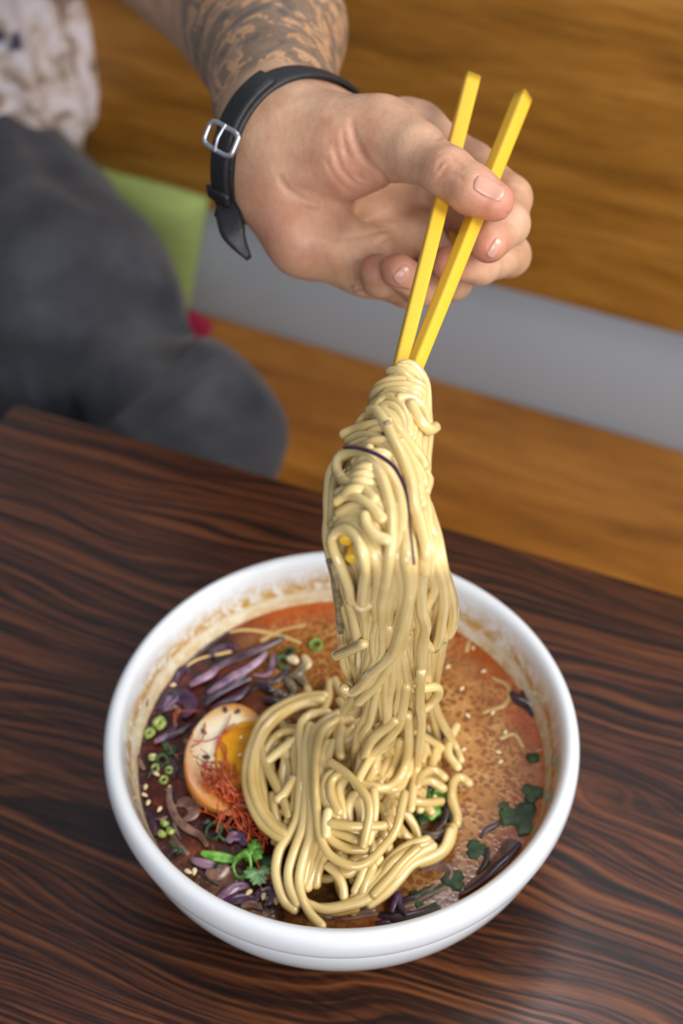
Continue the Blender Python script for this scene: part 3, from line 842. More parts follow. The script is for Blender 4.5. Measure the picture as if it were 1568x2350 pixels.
# strands of the twist around the sticks and of the fall: (pixels, push-back in mm); negative = nearer the viewer
HANG = [
 (z3([(770,290),(850,285),(930,350),(985,450),(1010,540)]), -3), (z3([(835,270),(890,225),(970,240),(1040,320),(1082,420),(1092,540),(1095,700)]), -1),
 (z3([(850,250),(940,262),(1000,330),(1035,430),(1045,560)]), -3), (z3([(700,430),(760,365),(850,345),(920,390),(985,500),(1010,620)]), -1),
 (z3([(680,500),(760,420),(850,400),(930,460),(1000,560),(1030,700)]), 0), (z3([(668,560),(740,480),(840,470),(915,530),(955,650),(975,780),(960,890)]), -3),
 (z3([(655,600),(730,520),(810,530),(880,600),(925,710),(935,850)]), -5), (z3([(650,650),(730,590),(800,600),(860,670),(900,780),(900,880)]), -5),
 (z3([(640,700),(720,650),(790,680),(840,760),(870,860)]), -4),
 (z3([(850,520),(960,520),(1040,590),(1085,680),(1105,760)]), -7), (z3([(960,580),(1010,680),(1070,765),(1130,805),(1172,785)]), -9),
 (z3([(585,640),(640,640),(715,735),(790,880),(860,1010),(920,1160),(965,1300),(985,1480),(1030,1620),(1070,1780),(1095,1900),(1080,2080)]), -8),
 (z3([(500,765),(550,700),(640,680),(700,720)]), -3), (z3([(350,850),(450,808),(560,775),(690,745),(760,740)]), -6),
 (z3([(480,800),(540,760),(640,780),(740,850),(800,950)]), -1),
 (z3([(395,915),(500,865),(620,875),(720,925),(800,1020),(855,1140)]), -4), (z3([(430,960),(560,915),(680,965),(780,1065),(850,1200)]), -3),
 (z3([(420,1000),(560,960),(680,1020),(780,1130),(850,1290)]), -2),
 (z3([(700,630),(790,740),(880,860),(960,960),(1040,1060),(1072,1130)]), -6), (z3([(865,920),(940,1050),(1010,1150),(1050,1230),(1062,1290)]), -6),
 (z3([(760,760),(860,900),(930,1040),(990,1180),(1030,1330),(1050,1480)]), -4),
 (z3([(345,1260),(290,1180),(300,1075),(380,1020),(490,1010),(600,1090),(690,1230),(740,1380),(775,1540),(785,1700),(770,1900),(740,2100),(700,2300),(690,2380)]), -9),
 (z3([(480,1015),(620,1050),(720,1140),(810,1280),(850,1420),(845,1600),(820,1800),(830,2000),(870,2200),(880,2400)]), -6),
 (z3([(460,1100),(560,1070),(660,1180),(720,1330),(750,1480)]), -5),
 (z3([(390,1240),(500,1195),(620,1205),(700,1290),(740,1400)]), -5), (z3([(345,1265),(440,1310),(540,1360),(625,1440)]), -9), (z3([(420,1300),(540,1290),(640,1370),(700,1480)]), -5),
 (z3([(290,1460),(390,1405),(520,1445),(620,1520),(695,1610)]), -8), (z3([(300,1400),(400,1350),(520,1380),(640,1460),(720,1580),(750,1700)]), -5),
 (z3([(310,1560),(440,1500),(580,1510),(680,1580),(745,1690),(765,1850),(735,2050),(700,2250)]), -7),
 (z3([(290,1620),(400,1540),(520,1560),(620,1650),(660,1800),(650,2000)]), -5), (z3([(250,1680),(340,1590),(440,1590),(520,1660),(590,1800)]), -5),
 (z3([(535,1580),(560,1670),(640,1760),(745,1800)]), -10),
 (z3([(415,2350),(385,2200),(320,2030),(255,1880),(245,1780),(310,1715),(400,1712),(475,1790),(515,1900),(545,2050),(530,2200),(520,2350)]), -9),
 (z3([(300,1680),(400,1650),(500,1710),(570,1830),(630,1960),(660,2120),(640,2350)]), -7),
 (z3([(330,1640),(450,1640),(560,1740),(650,1880),(700,2050),(720,2260)]), -6),
 (z3([(330,1060),(240,1200),(212,1400),(215,1600),(205,1750),(230,1900),(270,2100),(300,2300)]), 2),
 (z3([(290,1120),(235,1300),(225,1480),(240,1640),(225,1800)]), 3), (z3([(300,1180),(262,1350),(262,1520),(250,1650)]), 1),
 (z3([(1085,480),(1100,700),(1110,850),(1090,1050),(1085,1200),(1060,1350),(1050,1500)]), 2), (z3([(1040,500),(1060,640),(1075,760),(1060,900),(1050,1050),(1070,1180),(1110,1260),(1075,1370)]), 1),
 (z3([(1000,640),(1015,800),(1010,950),(1040,1100)]), -2), (z3([(960,780),(980,900),(1000,1040),(1030,1180),(1040,1320),(1020,1450)]), -1),
 (z3([(880,1000),(920,1150),(945,1300),(975,1460),(1010,1650),(1065,1820),(1095,1960),(1060,2120),(1050,2350)]), -5),
 (z3([(870,1200),(900,1380),(960,1600),(1000,1800),(1010,2000),(1000,2200),(990,2380)]), -1),
 (z3([(1070,1400),(1100,1540),(1110,1680),(1170,1800),(1190,1920),(1240,2080),(1280,2250),(1330,2380)]), 1),
 (z3([(1045,1480),(1075,1650),(1110,1800),(1150,1950),(1190,2150),(1220,2300)]), -1), (z3([(1030,1560),(1060,1750),(1100,1900),(1120,2080),(1160,2220)]), 1),
 (z3([(860,1350),(880,1550),(865,1750),(890,2000),(920,2200),(930,2380)]), -3), (z3([(800,1500),(810,1700),(800,1900),(800,2150),(760,2380)]), -5),
 (z3([(900,1500),(920,1700),(930,1900),(970,2100),(970,2350)]), 0), (z3([(840,1750),(850,1900),(845,2050),(830,2300)]), -4),
 (z3([(600,1780),(630,1950),(650,2150),(620,2380)]), -5), (z3([(480,1850),(500,2000),(560,2120),(590,2300)]), -3),
 (z4([(310,-60),(345,120),(390,290),(430,420),(460,560),(480,680)]), -4), (z4([(270,-40),(300,140),(330,300),(380,460),(420,620),(440,800)]), 2),
 (z4([(310,250),(320,450),(330,650),(350,850),(400,1000)]), 5), (z4([(350,350),(370,550),(380,750),(400,900)]), 6), (z4([(400,480),(420,650),(440,830),(470,980)]), 6),
 (z4([(540,-100),(560,60),(545,200),(535,300)]), -5), (z4([(620,-80),(640,150),(610,350),(585,560),(590,760),(560,900),(535,1000)]), -3),
 (z4([(690,-60),(700,140),(690,330),(640,520),(620,700),(640,850)]), -4), (z4([(760,-50),(755,180),(720,380),(665,560),(650,760),(600,900)]), -5),
 (z4([(830,-60),(850,180),(865,360),(830,540),(790,700),(740,860),(640,980),(560,1060)]), -5),
 (z4([(910,-60),(930,180),(905,380),(865,560),(800,760),(670,900),(570,990),(500,1080),(420,1130),(350,1090)]), -8),
 (z4([(960,-60),(960,160),(930,360),(900,560),(850,760),(740,920),(640,1060),(540,1160),(480,1220)]), -6),
 (z4([(690,440),(700,620),(690,760),(640,860),(560,980)]), -5), (z4([(600,480),(580,640),(550,800),(530,980)]), 1),
 (z4([(1080,-60),(1045,180),(1050,380),(1088,540),(1062,700),(1050,960)]), -6), (z4([(1000,-60),(990,160),(1000,330),(1030,500),(1030,720),(1030,900)]), -2),
 (z4([(1045,940),(1035,1200),(1050,1400),(1035,1600),(1012,1800),(975,2000),(955,2180)]), -9),
 (z4([(1110,-40),(1170,150),(1150,250),(1100,340),(1075,420)]), -2), (z4([(1060,330),(1100,400),(1075,480),(1000,440)]), 3),
 (z4([(1230,-40),(1275,140),(1315,300),(1325,450),(1305,570),(1255,645),(1215,600)]), -2), (z4([(1190,-20),(1240,180),(1245,350),(1225,500),(1205,640),(1160,735),(1090,690),(1060,600)]), -4),
 (z4([(1260,60),(1305,220),(1340,380),(1330,530),(1280,635),(1235,540),(1240,400)]), 0), (z4([(1150,0),(1200,140),(1240,260),(1270,420),(1260,560),(1215,640)]), 2),
 (z4([(960,300),(950,420),(960,520)]), 0), (z4([(760,540),(770,700),(740,900),(730,1100),(735,1380)]), -4), (z4([(700,860),(690,1100),(700,1280)]), -1),
 (z4([(830,500),(840,700),(835,900),(850,1100),(825,1260)]), -4), (z4([(800,620),(790,800),(790,1000),(755,1200),(745,1360)]), -5), (z4([(880,420),(870,640),(860,840),(860,1040),(845,1200)]), 0),
 (z4([(700,950),(690,1150),(700,1300),(740,1400)]), -2), (z4([(660,1080),(620,1250),(585,1400),(535,1480)]), -4), (z4([(600,1180),(560,1320),(500,1450),(460,1620)]), 0),
 (z4([(870,740),(905,900),(930,1050)]), -2), (z4([(950,560),(985,700),(1000,880),(990,1060),(1000,1250),(1000,1440)]), 2), (z4([(920,620),(940,800),(960,960)]), 1),
 (z4([(1085,700),(1100,900),(1110,1060),(1150,1200),(1200,1340),(1255,1440)]), 3), (z4([(1060,700),(1080,860),(1080,1050),(1120,1220)]), 4),
 (z4([(280,800),(400,752),(530,690)]), -9),
 (z4([(820,2000),(900,1800),(1000,1650),(960,1450),(920,1300)]), 4),
 (z4([(960,1480),(1060,1560),(1100,1720),(1080,1850)]), 5),
 (z4([(860,1060),(960,1090),(1060,1100),(1170,1085),(1205,1130),(1150,1220),(1060,1290)]), -3),
 (z4([(890,1400),(960,1480),(1000,1500)]), 0),
]
for pts, o in HANG:
    pts = [(x, y, o) for x, y in pts]
    if abs(pts[-1][1] - 1383) < 22 and len(pts) > 3:
        x, y, _ = pts[-1]; pts += [(x + (885 - x) * .12, y + 60, o + 5), (x + (885 - x) * .22, y + 140, o + 12), (x + (885 - x) * .3, y + 200, o + 20)]
    elif pts[-1][1] > 1480 and o > -5.5:
        x, y, _ = pts[-1]; dx, dy = x - pts[-2][0], y - pts[-2][1]; k = 45 / max(1, math.hypot(dx, dy)); pts += [(x + dx * k, y + dy * k, o + 7), (x + dx * 1.7 * k, y + dy * 1.7 * k + 10, o + 15)]
    if abs(pts[0][1] - 1289) < 16:
        x, y, _ = pts[0]; pts = [(x + (870 - x) * .22, y - 130, o + 14), (x + (870 - x) * .08, y - 60, o + 5)] + pts
    j = rng.uniform(-.6, .6)
    noodle([hp(x, y, (q + j) * mm) for x, y, q in pts], lift, NR * rng.uniform(0.96, 1.14))
# inner strands filling the body of the bundle behind the drawn ones
LE = lambda y: np.interp(y, [860, 940, 1010, 1100, 1200, 1300, 1400, 1500, 1600, 1700], [900, 872, 840, 770, 765, 790, 800, 808, 836, 846])
RE = lambda y: np.interp(y, [860, 940, 1010, 1100, 1200, 1300, 1400, 1500, 1600, 1700], [968, 978, 975, 978, 985, 985, 972, 965, 962, 955])
for i in range(95):
    u = rng.uniform(0.0, 1); y0 = rng.uniform(870, 1250) if i < 70 else rng.uniform(1260, 1400); y1 = min(1650, y0 + rng.uniform(260, 520)); o = rng.uniform(1, 15)
    pts = []
    ph = rng.uniform(0, 6); am = rng.uniform(0.02, 0.08)
    for y in np.linspace(y0, y1, 7):
        k = np.clip(u + am * math.sin(ph + y / 60), 0.02, 0.98)
        pts.append(hp(LE(y) * (1 - k) + RE(y) * k, y, o * mm))
    noodle(pts, lift, NR * rng.uniform(0.95, 1.1), n=40)
# loops wound round both sticks, one after another
for i in range(26):
    s = rng.uniform(0.30, 1.0)
    y = 845 + (1225 - 845) * s
    pa = A0 + (A1 - A0) * np.clip(0.60 + 0.38 * s, 0, 1); pb = B0 + (B1 - B0) * np.clip(0.61 + 0.37 * s, 0, 1)
    ctr = (pa + pb) / 2; half = np.linalg.norm(pa - pb) / 2 + 0.0036 + rng.uniform(0.0, 0.003) * min(1, s * 2)
    if s > 0.86: continue
    ax = (A1 - A0) / np.linalg.norm(A1 - A0)
    s1 = (pa - pb); s1 -= (s1 @ ax) * ax; s1 /= np.linalg.norm(s1); s2 = np.cross(ax, s1)
    pts = []
    th0 = rng.uniform(0, 6.28)
    for th in np.linspace(th0, th0 + rng.uniform(4.5, 7.5), 14):
        rr = 0.0062
        pts.append(ctr + s1 * math.cos(th) * (half + 0.002) + s2 * math.sin(th) * rr + ax * 0.0035 * (th - th0) / 6.28)
    noodle(pts, lift, NR * rng.uniform(0.92, 1.02), n=48)

# strands of the nest (pixels from the photograph, height above the mound in mm)
NEST = [
 ([(620,170),(480,180),(330,240),(200,330),(130,470),(85,620),(75,780),(110,920),(180,1050),(270,1130),(335,1175)], 6), ([(600,195),(500,205),(380,250),(260,330),(180,430),(128,560),(108,720),(132,860),(190,990),(270,1080),(350,1130)], 7),
 ([(560,215),(440,240),(335,295),(235,385),(170,505),(142,640),(142,760),(167,880),(215,990),(290,1070),(355,1110)], 5),
 ([(420,425),(330,425),(260,475),(200,590),(182,720),(200,850),(218,970)], 3), ([(410,480),(300,560),(220,630)], 4), ([(172,500),(200,620),(268,760),(330,880),(372,1000)], 4.5),
 ([(410,750),(340,850),(300,885)], 5), ([(262,860),(280,990),(312,1090)], 3), ([(320,560),(380,700),(350,850)], 1), ([(380,480),(350,620),(330,760),(340,920)], 1), ([(300,470),(240,560),(250,700)], 0),
 ([(640,290),(540,300),(468,350),(452,450),(465,600),(455,800),(435,1000),(378,1130),(310,1230),(282,1370),(300,1490),(345,1600),(410,1650)], 6),
 ([(520,380),(495,520),(492,700),(490,900),(470,1080),(415,1230),(370,1380),(380,1500),(430,1610)], 7), ([(560,390),(525,560),(520,800),(528,1000),(515,1150),(475,1280),(442,1430),(462,1560),(520,1680),(600,1765)], 8),
 ([(590,440),(540,600),(545,820),(550,1010),(540,1180),(500,1330),(470,1480)], 5), ([(500,330),(440,420),(420,560),(425,740),(410,920),(360,1060)], 3),
 ([(620,560),(580,700),(570,860),(580,1040),(560,1220),(530,1400),(500,1500)], 4), ([(640,1180),(610,1290),(570,1400),(560,1480)], 4), ([(600,1130),(590,1250),(545,1360),(520,1450)], 4),
 ([(720,292),(620,345),(548,440),(532,600),(540,800),(560,950),(600,1080),(670,1170),(780,1228),(895,1232)], 9), ([(705,335),(605,420),(562,600),(560,800),(572,1000),(592,1150),(640,1255),(720,1315),(830,1350),(930,1312),(1030,1212),(1112,1100),(1150,950),(1172,850)], 11),
 ([(760,300),(680,380),(620,480),(600,620),(590,760)], 7), ([(640,500),(600,640),(600,800)], 8), ([(680,500),(640,600),(600,720),(590,860)], 7),
 ([(705,690),(635,740),(612,840),(640,930),(705,1015)], 10), ([(742,695),(668,760),(662,850),(700,940),(722,975)], 11), ([(760,740),(722,830),(740,940),(750,1020)], 8),
 ([(655,630),(760,700),(850,790),(918,890),(930,1000),(905,1120),(888,1210)], 13), ([(960,830),(965,950),(950,1090),(920,1180)], 8), ([(820,860),(782,950),(790,1040)], 7), ([(642,975),(630,1050),(632,1130)], 12),
 ([(655,1055),(820,1075),(1030,1070)], 12), ([(665,1100),(760,1140),(840,1170)], 9), ([(720,1060),(820,1110),(960,1100)], 7), ([(850,900),(870,1000),(850,1120)], 6), ([(700,1020),(690,1120),(740,1200)], 5),
 ([(640,1350),(700,1400),(740,1480),(752,1565)], 4), ([(905,1335),(862,1450),(830,1525)], 4), ([(955,1350),(900,1470),(880,1540)], 4), ([(690,1380),(780,1400),(830,1370)], 2), ([(1000,1300),(960,1340),(800,1380)], 1),
 ([(1350,1190),(1200,1240),(1085,1330),(1010,1430),(905,1540),(800,1605),(660,1640),(520,1640)], 4), ([(1370,1210),(1235,1285),(1115,1400),(1015,1500),(900,1590),(760,1630),(620,1650),(500,1610)], 5),
 ([(1330,1170),(1190,1215),(1090,1290),(1010,1395),(920,1500),(820,1570)], 3), ([(1490,1110),(1440,1230),(1345,1290),(1225,1340),(1135,1440),(1040,1540),(930,1620)], 2.5), ([(1510,1080),(1480,1200),(1390,1290),(1280,1330)], 1),
 ([(1260,1230),(1160,1320),(1070,1430),(960,1550)], 6), ([(460,1580),(560,1645),(700,1665),(830,1640)], 1),
 ([(840,790),(880,700),(960,580),(1080,500),(1160,380),(1182,220),(1230,80)], 12),
 ([(1530,385),(1480,480),(1478,580),(1540,665)], 1.5), ([(1260,800),(1292,722),(1370,680),(1450,740)], 5), ([(1265,775),(1350,760),(1440,812)], 4), ([(1280,740),(1360,700),(1420,760)], 2),
 ([(1370,430),(1382,560),(1360,680)], 1), ([(1330,400),(1400,500),(1390,600)], 0),
 ([(1620,780),(1560,735),(1508,770),(1500,880),(1535,1000),(1530,1060)], -0.5),
 ([(800,330),(730,360),(700,480),(720,590)], 6), ([(740,400),(720,500),(730,590)], 8), ([(960,460),(880,580),(860,680),(830,770)], 9),
]
for pts, o in NEST:
    P = [npt(x, y, o * mm + rng.uniform(-.4, .4) * mm) for x, y in z7(pts)]
    noodle(P, nest, NR * rng.uniform(1.05, 1.2), 'noodle_wet' if rng.random() < .45 else 'noodle')
# rising strands and loose curls drawn against the bundle
for pts, o in [([(1110,335),(960,460),(900,580),(870,700),(838,780)], -7), ([(1195,300),(1205,450),(1195,600),(1140,735),(1055,808),(950,800),(870,785)], -6), ([(1210,560),(1195,720),(1130,815),(1060,825)], -3),
               ([(1190,100),(1160,260),(1130,380),(1030,500),(920,600),(850,680)], -6), ([(1060,600),(1020,700),(1010,800),(960,850)], 2), ([(1150,480),(1120,600),(1060,720),(1000,780)], 1),
               ([(900,700),(960,760),(1080,740),(1150,660),(1160,560)], 3), ([(1080,520),(1130,620),(1080,700),(1040,640)], 5), ([(990,560),(960,680),(900,800)], 0), ([(1270,420),(1300,540),(1290,640),(1240,760)], 4)]:
    noodle([hp(x, y, o * mm) for x, y in z7(pts)], nest, NR * 1.12)
# deeper layer that fills the mound
for i in range(85):
    a = rng.uniform(0, 2 * math.pi); q = rng.uniform(0, 1) ** 0.6
    cx0, cy0 = 800 + 165 * q * math.cos(a), 1800 + 215 * q * math.sin(a)
    th = rng.normal(1.65, 0.5); L = rng.uniform(90, 200); cv = rng.normal(0, 0.9); P = []
    for t in np.linspace(-.5, .5, 6):
        x = cx0 + L * t * math.cos(th + cv * t); y = cy0 + L * t * math.sin(th + cv * t)
        P.append(npt(x, y, rng.uniform(-4, 0.5) * mm if abs(t) < .4 else -3 * mm))
    noodle(P, nest, NR * 1.08, 'noodle_wet', n=24)
# noodles lying just under the surface
for pts in [[(480,1470),(560,1450),(640,1462),(690,1480)], [(1000,1450),(1040,1440),(1075,1465),(1070,1500)], [(1130,1560),(1165,1580),(1160,1620),(1110,1640)],
            [(1150,1700),(1180,1690),(1200,1720)], [(400,1560),(450,1520),(530,1500)], [(700,1440),(650,1450),(600,1475)], [(860,2080),(780,2095),(700,2080)]]:
    noodle([Zp(x, y, BR - 0.00185) for x, y in pts], nest, NR * 1.05, 'noodle_wet')

# ------------------------------------------------------------------ toppings
def two_tone(name, a, b, scale=120, rough=0.3, c=None):
    m = M(name); p = m.pos(); n = m.noise(p, scale, 4, 0.6)
    m.color(m.ramp(n, [(0.38, a), (0.62, b)] if c is None else [(0.35, a), (0.5, b), (0.66, c)]))
    m.b.inputs['Roughness'].default_value = rough; m.b.inputs['Coat Weight'].default_value = 0.25; m.b.inputs['Coat Roughness'].default_value = 0.15
    m.bump(m.noise(p, scale * 6, 2), 0.2, 0.0004)
    return m.m
MAT['cab'] = two_tone('red_cabbage', srgb(42, 18, 42), srgb(76, 38, 72), 130)
MAT['cab_pale'] = two_tone('pale_cabbage_rib', srgb(80, 50, 78), srgb(146, 112, 132), 110)
MAT['cab_dark'] = two_tone('soaked_cabbage', srgb(36, 20, 28), srgb(70, 44, 56), 110)
MAT['onion'] = two_tone('soaked_onion', srgb(92, 60, 50), srgb(142, 110, 94), 110)
MAT['ear'] = two_tone('wood_ear_mushroom', srgb(58, 44, 38), srgb(128, 108, 92), 220)
MAT['leaf'] = two_tone('cilantro_green', srgb(66, 122, 30), srgb(122, 178, 72), 260)
MAT['leaf_pale'] = two_tone('cilantro_underside', srgb(108, 152, 98), srgb(150, 188, 136), 260)
MAT['leaf_dark'] = two_tone('soaked_cilantro', srgb(30, 54, 24), srgb(60, 86, 42), 200)
MAT['scal'] = two_tone('scallion_green', srgb(96, 118, 48), srgb(166, 176, 96), 300)
MAT['chili'] = two_tone('dried_chili_thread', srgb(142, 44, 14), srgb(196, 84, 34), 300, 0.4)
MAT['sesame'] = two_tone('sesame_cream', srgb(214, 190, 138), srgb(236, 220, 178), 900)
MAT['sesame_black'] = two_tone('sesame_black', srgb(20, 20, 22), srgb(48, 48, 50), 900)
MAT['mush'] = two_tone('mushroom_cream', srgb(196, 168, 118), srgb(222, 202, 160), 200)
MAT['mush_brown'] = two_tone('mushroom_brown', srgb(92, 78, 58), srgb(136, 118, 90), 200)
z4b = lambda l: [(280 + x / 3.136, 1440 + y / 3.136) for x, y in l]
z5 = lambda l: [(280 + x / 3.136, 1780 + y / 3.136) for x, y in l]
z8 = lambda l: [(900 + x / 2.554, 1280 + y / 2.554) for x, y in l]
def ribbon(name, pts, w, mat, label, cat, group=None, h=1.0, fl=0.4, tw=0.6, taper=True):
    P = cat_rom([Zp(x, y, BR + h * mm + 0.4 * mm * math.sin(i * 1.7)) for i, (x, y) in enumerate(pts)], 26)
    t = np.linspace(0, 1, 26)
    R = w * mm / 2 * (np.sin(np.pi * (0.12 + 0.76 * t)) ** 0.6 if taper else np.ones(26))
    V, F = tube(P, R, 10, flat=fl, twist=tw, sq=2.6)
    return tag(mesh(name, V, F, MAT[mat]), label, cat, group)
G = 'red cabbage shreds floating by the egg'
ribbon('cabbage_shred', z4b([(660,210),(645,170),(700,145),(760,140),(825,155)]), 3.2, 'cab', 'dark purple cabbage shred bent into a hook near the back rim', 'cabbage', G, 1.4)
ribbon('cabbage_shred', z4b([(500,405),(590,360),(680,290),(790,235),(900,195),(1050,130),(1165,75)]), 4.2, 'cab_dark', 'longest dark cabbage shred reaching from the left rim to the back of the bowl', 'cabbage', G, 1.3)
ribbon('cabbage_shred', z4b([(490,415),(560,375),(640,335),(690,290)]), 4.4, 'cab_pale', 'pale lilac cabbage shred lying left of the longest dark shred', 'cabbage', G, 2.2)
ribbon('cabbage_shred', z4b([(620,470),(700,415),(800,350),(900,300),(990,235),(1040,180)]), 4.4, 'cab_pale', 'thick glossy lilac cabbage shred running up toward the back rim', 'cabbage', G, 2.4)
ribbon('cabbage_shred', z4b([(1090,190),(1085,250),(1060,325),(1010,345),(955,340)]), 3.2, 'cab_pale', 'short lilac cabbage shred bent like a hook beside the green onion', 'cabbage', G, 2.6)
ribbon('cabbage_shred', z4b([(590,560),(690,480),(800,420),(930,365)]), 3.4, 'cab', 'deep purple cabbage shred just behind the egg, upper of the two', 'cabbage', G, 2.0)
ribbon('cabbage_shred', z4b([(640,590),(720,545),(840,500),(920,425)]), 3.2, 'cab', 'deep purple cabbage shred touching the back of the egg', 'cabbage', G, 2.2)
ribbon('cabbage_shred', z4b([(600,520),(700,440),(820,380),(900,330)]), 3.0, 'cab_dark', 'brownish purple cabbage shred between the glossy shreds behind the egg', 'cabbage', G, 1.2)
ribbon('cabbage_shred', z4b([(940,450),(1040,400),(1130,370),(1200,300)]), 3.0, 'cab_dark', 'dark cabbage shred ending in the mushroom clump', 'cabbage', G, 1.4)
ribbon('cabbage_shred', z4b([(385,390),(410,330),(450,295),(480,330)]), 4.0, 'cab', 'dark purple cabbage scrap against the left wall of the bowl', 'cabbage', G, 1.0)
ribbon('cabbage_shred', z4b([(142,385),(160,440),(180,500),(180,565)]), 1.5, 'cab_dark', 'thin dark shred stuck up on the left bowl wall', 'cabbage', G, 7.0, 0.7)
ribbon('cabbage_shred', z4b([(230,830),(320,785),(420,750),(490,700)]), 3.2, 'cab_dark', 'dull cabbage shred left of the egg under the scallion discs', 'cabbage', G, 1.4)
ribbon('cabbage_shred', z4b([(235,815),(280,800),(330,770)]), 3.0, 'cab_pale', 'small pale lilac cabbage bit left of the egg', 'cabbage', G, 2.4)
ribbon('cabbage_shred', z4b([(350,930),(380,1000),(370,1080)]), 4.0, 'cab_dark', 'broad dark shred below the scallion discs', 'cabbage', G, 1.0)
ribbon('cabbage_shred', z4b([(95,900),(120,960),(160,1020)]), 3.0, 'onion', 'brownish onion bit against the far left wall', 'onion', None, 1.2)
ribbon('cabbage_leaf', z4b([(280,600),(330,520),(400,485),(470,520),(490,590),(440,640)]), 9.0, 'cab', 'broad curled purple cabbage leaf between the left rim and the egg', 'cabbage', None, 1.0, 0.3)
ribbon('onion_slice', z5([(340,85),(345,190),(395,310),(470,380),(560,430),(612,505)]), 4.2, 'onion', 'long curved pinkish brown onion slice below the left side of the egg', 'onion', None, 1.6)
ribbon('onion_slice', z5([(400,200),(460,190),(520,230),(500,290),(440,320)]), 7.0, 'onion', 'wide pale onion slice beside the long curved one', 'onion', None, 0.8, 0.3)
ribbon('cabbage_shred', z5([(200,270),(222,350),(236,430)]), 3.2, 'cab', 'short purple cabbage shred at the lower left wall', 'cabbage', None, 1.0)
ribbon('cabbage_shred', z5([(505,605),(580,630),(680,650)]), 4.6, 'cab_pale', 'pale purple cabbage shred in front of the green stem', 'cabbage', None, 1.6)
ribbon('onion_slice', z5([(610,690),(680,705),(770,665)]), 7.5, 'onion', 'translucent onion piece carrying a black sesame seed', 'onion', None, 1.0, 0.3)
ribbon('cabbage_shred', z5([(690,885),(760,840),(830,800),(910,795)]), 5.0, 'cab_pale', 'pale cabbage shred at the front rim left of the two seeds', 'cabbage', None, 1.4)
ribbon('cabbage_shred', z5([(720,925),(800,895),(880,885),(965,900)]), 5.6, 'cab', 'deep purple cabbage shred against the front rim', 'cabbage', None, 1.4)
ribbon('cabbage_shred', z5([(960,900),(1000,840),(1060,825),(1095,880),(1050,930)]), 4.6, 'cab_pale', 'curled lilac cabbage shred under a white sesame seed', 'cabbage', None, 1.0)
ribbon('onion_slice', z5([(765,475),(800,435),(860,445),(885,500)]), 5.5, 'cab_pale', 'lilac onion curl right behind the bright cilantro', 'onion', None, 1.6)
ribbon('onion_slice', z5([(860,940),(930,925),(1000,950)]), 4.0, 'onion', 'pale brown onion bit at the front rim', 'onion', None, 0.8)
# right-hand side
ribbon('cabbage_leaf', z8([(735,1650),(680,1700),(600,1770),(510,1850),(420,1940)]), 13.0, 'onion', 'large pale cabbage leaf half sunk at the front right wall', 'cabbage', None, -0.6, 0.15)
ribbon('cabbage_edge', z8([(752,1672),(690,1740),(620,1800),(550,1870),(470,1930),(395,1975)]), 3.6, 'cab', 'deep purple cabbage strip along the front right wall', 'cabbage', None, 1.8)
ribbon('cabbage_shred', z8([(520,1640),(560,1590),(620,1560),(640,1530)]), 2.6, 'cab_dark', 'thin dark cabbage shred between the sunk cilantro leaves', 'cabbage', None, 0.4)
ribbon('cabbage_shred', z8([(560,1700),(550,1780),(500,1850)]), 3.0, 'cab_dark', 'dark shred beside the large pale cabbage leaf', 'cabbage', None, 0.4)
ribbon('cabbage_shred', [(1004, 1712), (1014, 1690), (1032, 1668)], 3.2, 'cab', 'short dark purple shred right of the falling noodles', 'cabbage', None, 3.5)
ribbon('cabbage_shred', z8([(700,790),(740,830),(800,870),(830,930)]), 6.0, 'cab_dark', 'dark brown cabbage clump at the right wall', 'cabbage', None, 0.6, 0.5)
ribbon('cabbage_shred', z8([(760,780),(800,800),(830,850)]), 4.0, 'cab', 'purple scrap on top of the clump at the right wall', 'cabbage', None, 1.4)
ribbon('cabbage_shred', z8([(790,1160),(830,1175),(860,1160)]), 5.0, 'leaf_dark', 'dark greenish scrap by the right wall', 'vegetable', None, 0.5)
ribbon('cabbage_curl', [(898, 2092), (905, 2072), (914, 2052), (918, 2078), (930, 2096)], 3.6, 'cab', 'glossy dark purple cabbage curl standing at the front wall', 'cabbage', None, 3.0)
ribbon('cabbage_shred', [(872, 2098), (915, 2106), (970, 2098), (1010, 2084)], 5.0, 'cab_dark', 'dark cabbage shreds pressed to the front wall right of the noodles', 'cabbage', None, 0.6)
ribbon('onion_slice', [(965, 1995), (1000, 1985), (1030, 2000), (1020, 2025)], 6.0, 'onion', 'brown onion curl under the front noodle bundle', 'onion', None, 0.0, 0.3)
# wood ear mushroom by the cilantro
ribbon('mushroom_strip', [(946, 1802), (934, 1845), (940, 1885), (968, 1912), (1005, 1918), (1045, 1892)], 4.2, 'ear', 'glossy grey brown mushroom strip curved under the cilantro leaf', 'mushroom', None, 7.0, 0.45)
ribbon('mushroom_strip', [(938, 1850), (950, 1890), (985, 1925), (1012, 1930), (1030, 1912)], 3.6, 'ear', 'lower mushroom strip doubling the curved one', 'mushroom', None, 4.5, 0.5)
ribbon('cabbage_shred', [(1032, 1815), (1028, 1850), (1018, 1885), (998, 1905)], 3.4, 'cab_dark', 'dark purple shred standing right of the cilantro leaf in the noodles', 'cabbage', None, 7.0, 0.4)
ribbon('mushroom_strip', [(958, 1822), (975, 1808), (1000, 1812)], 5.5, 'cab_pale', 'shiny pale grey mushroom piece behind the cilantro leaf', 'mushroom', None, 6.5, 0.4)
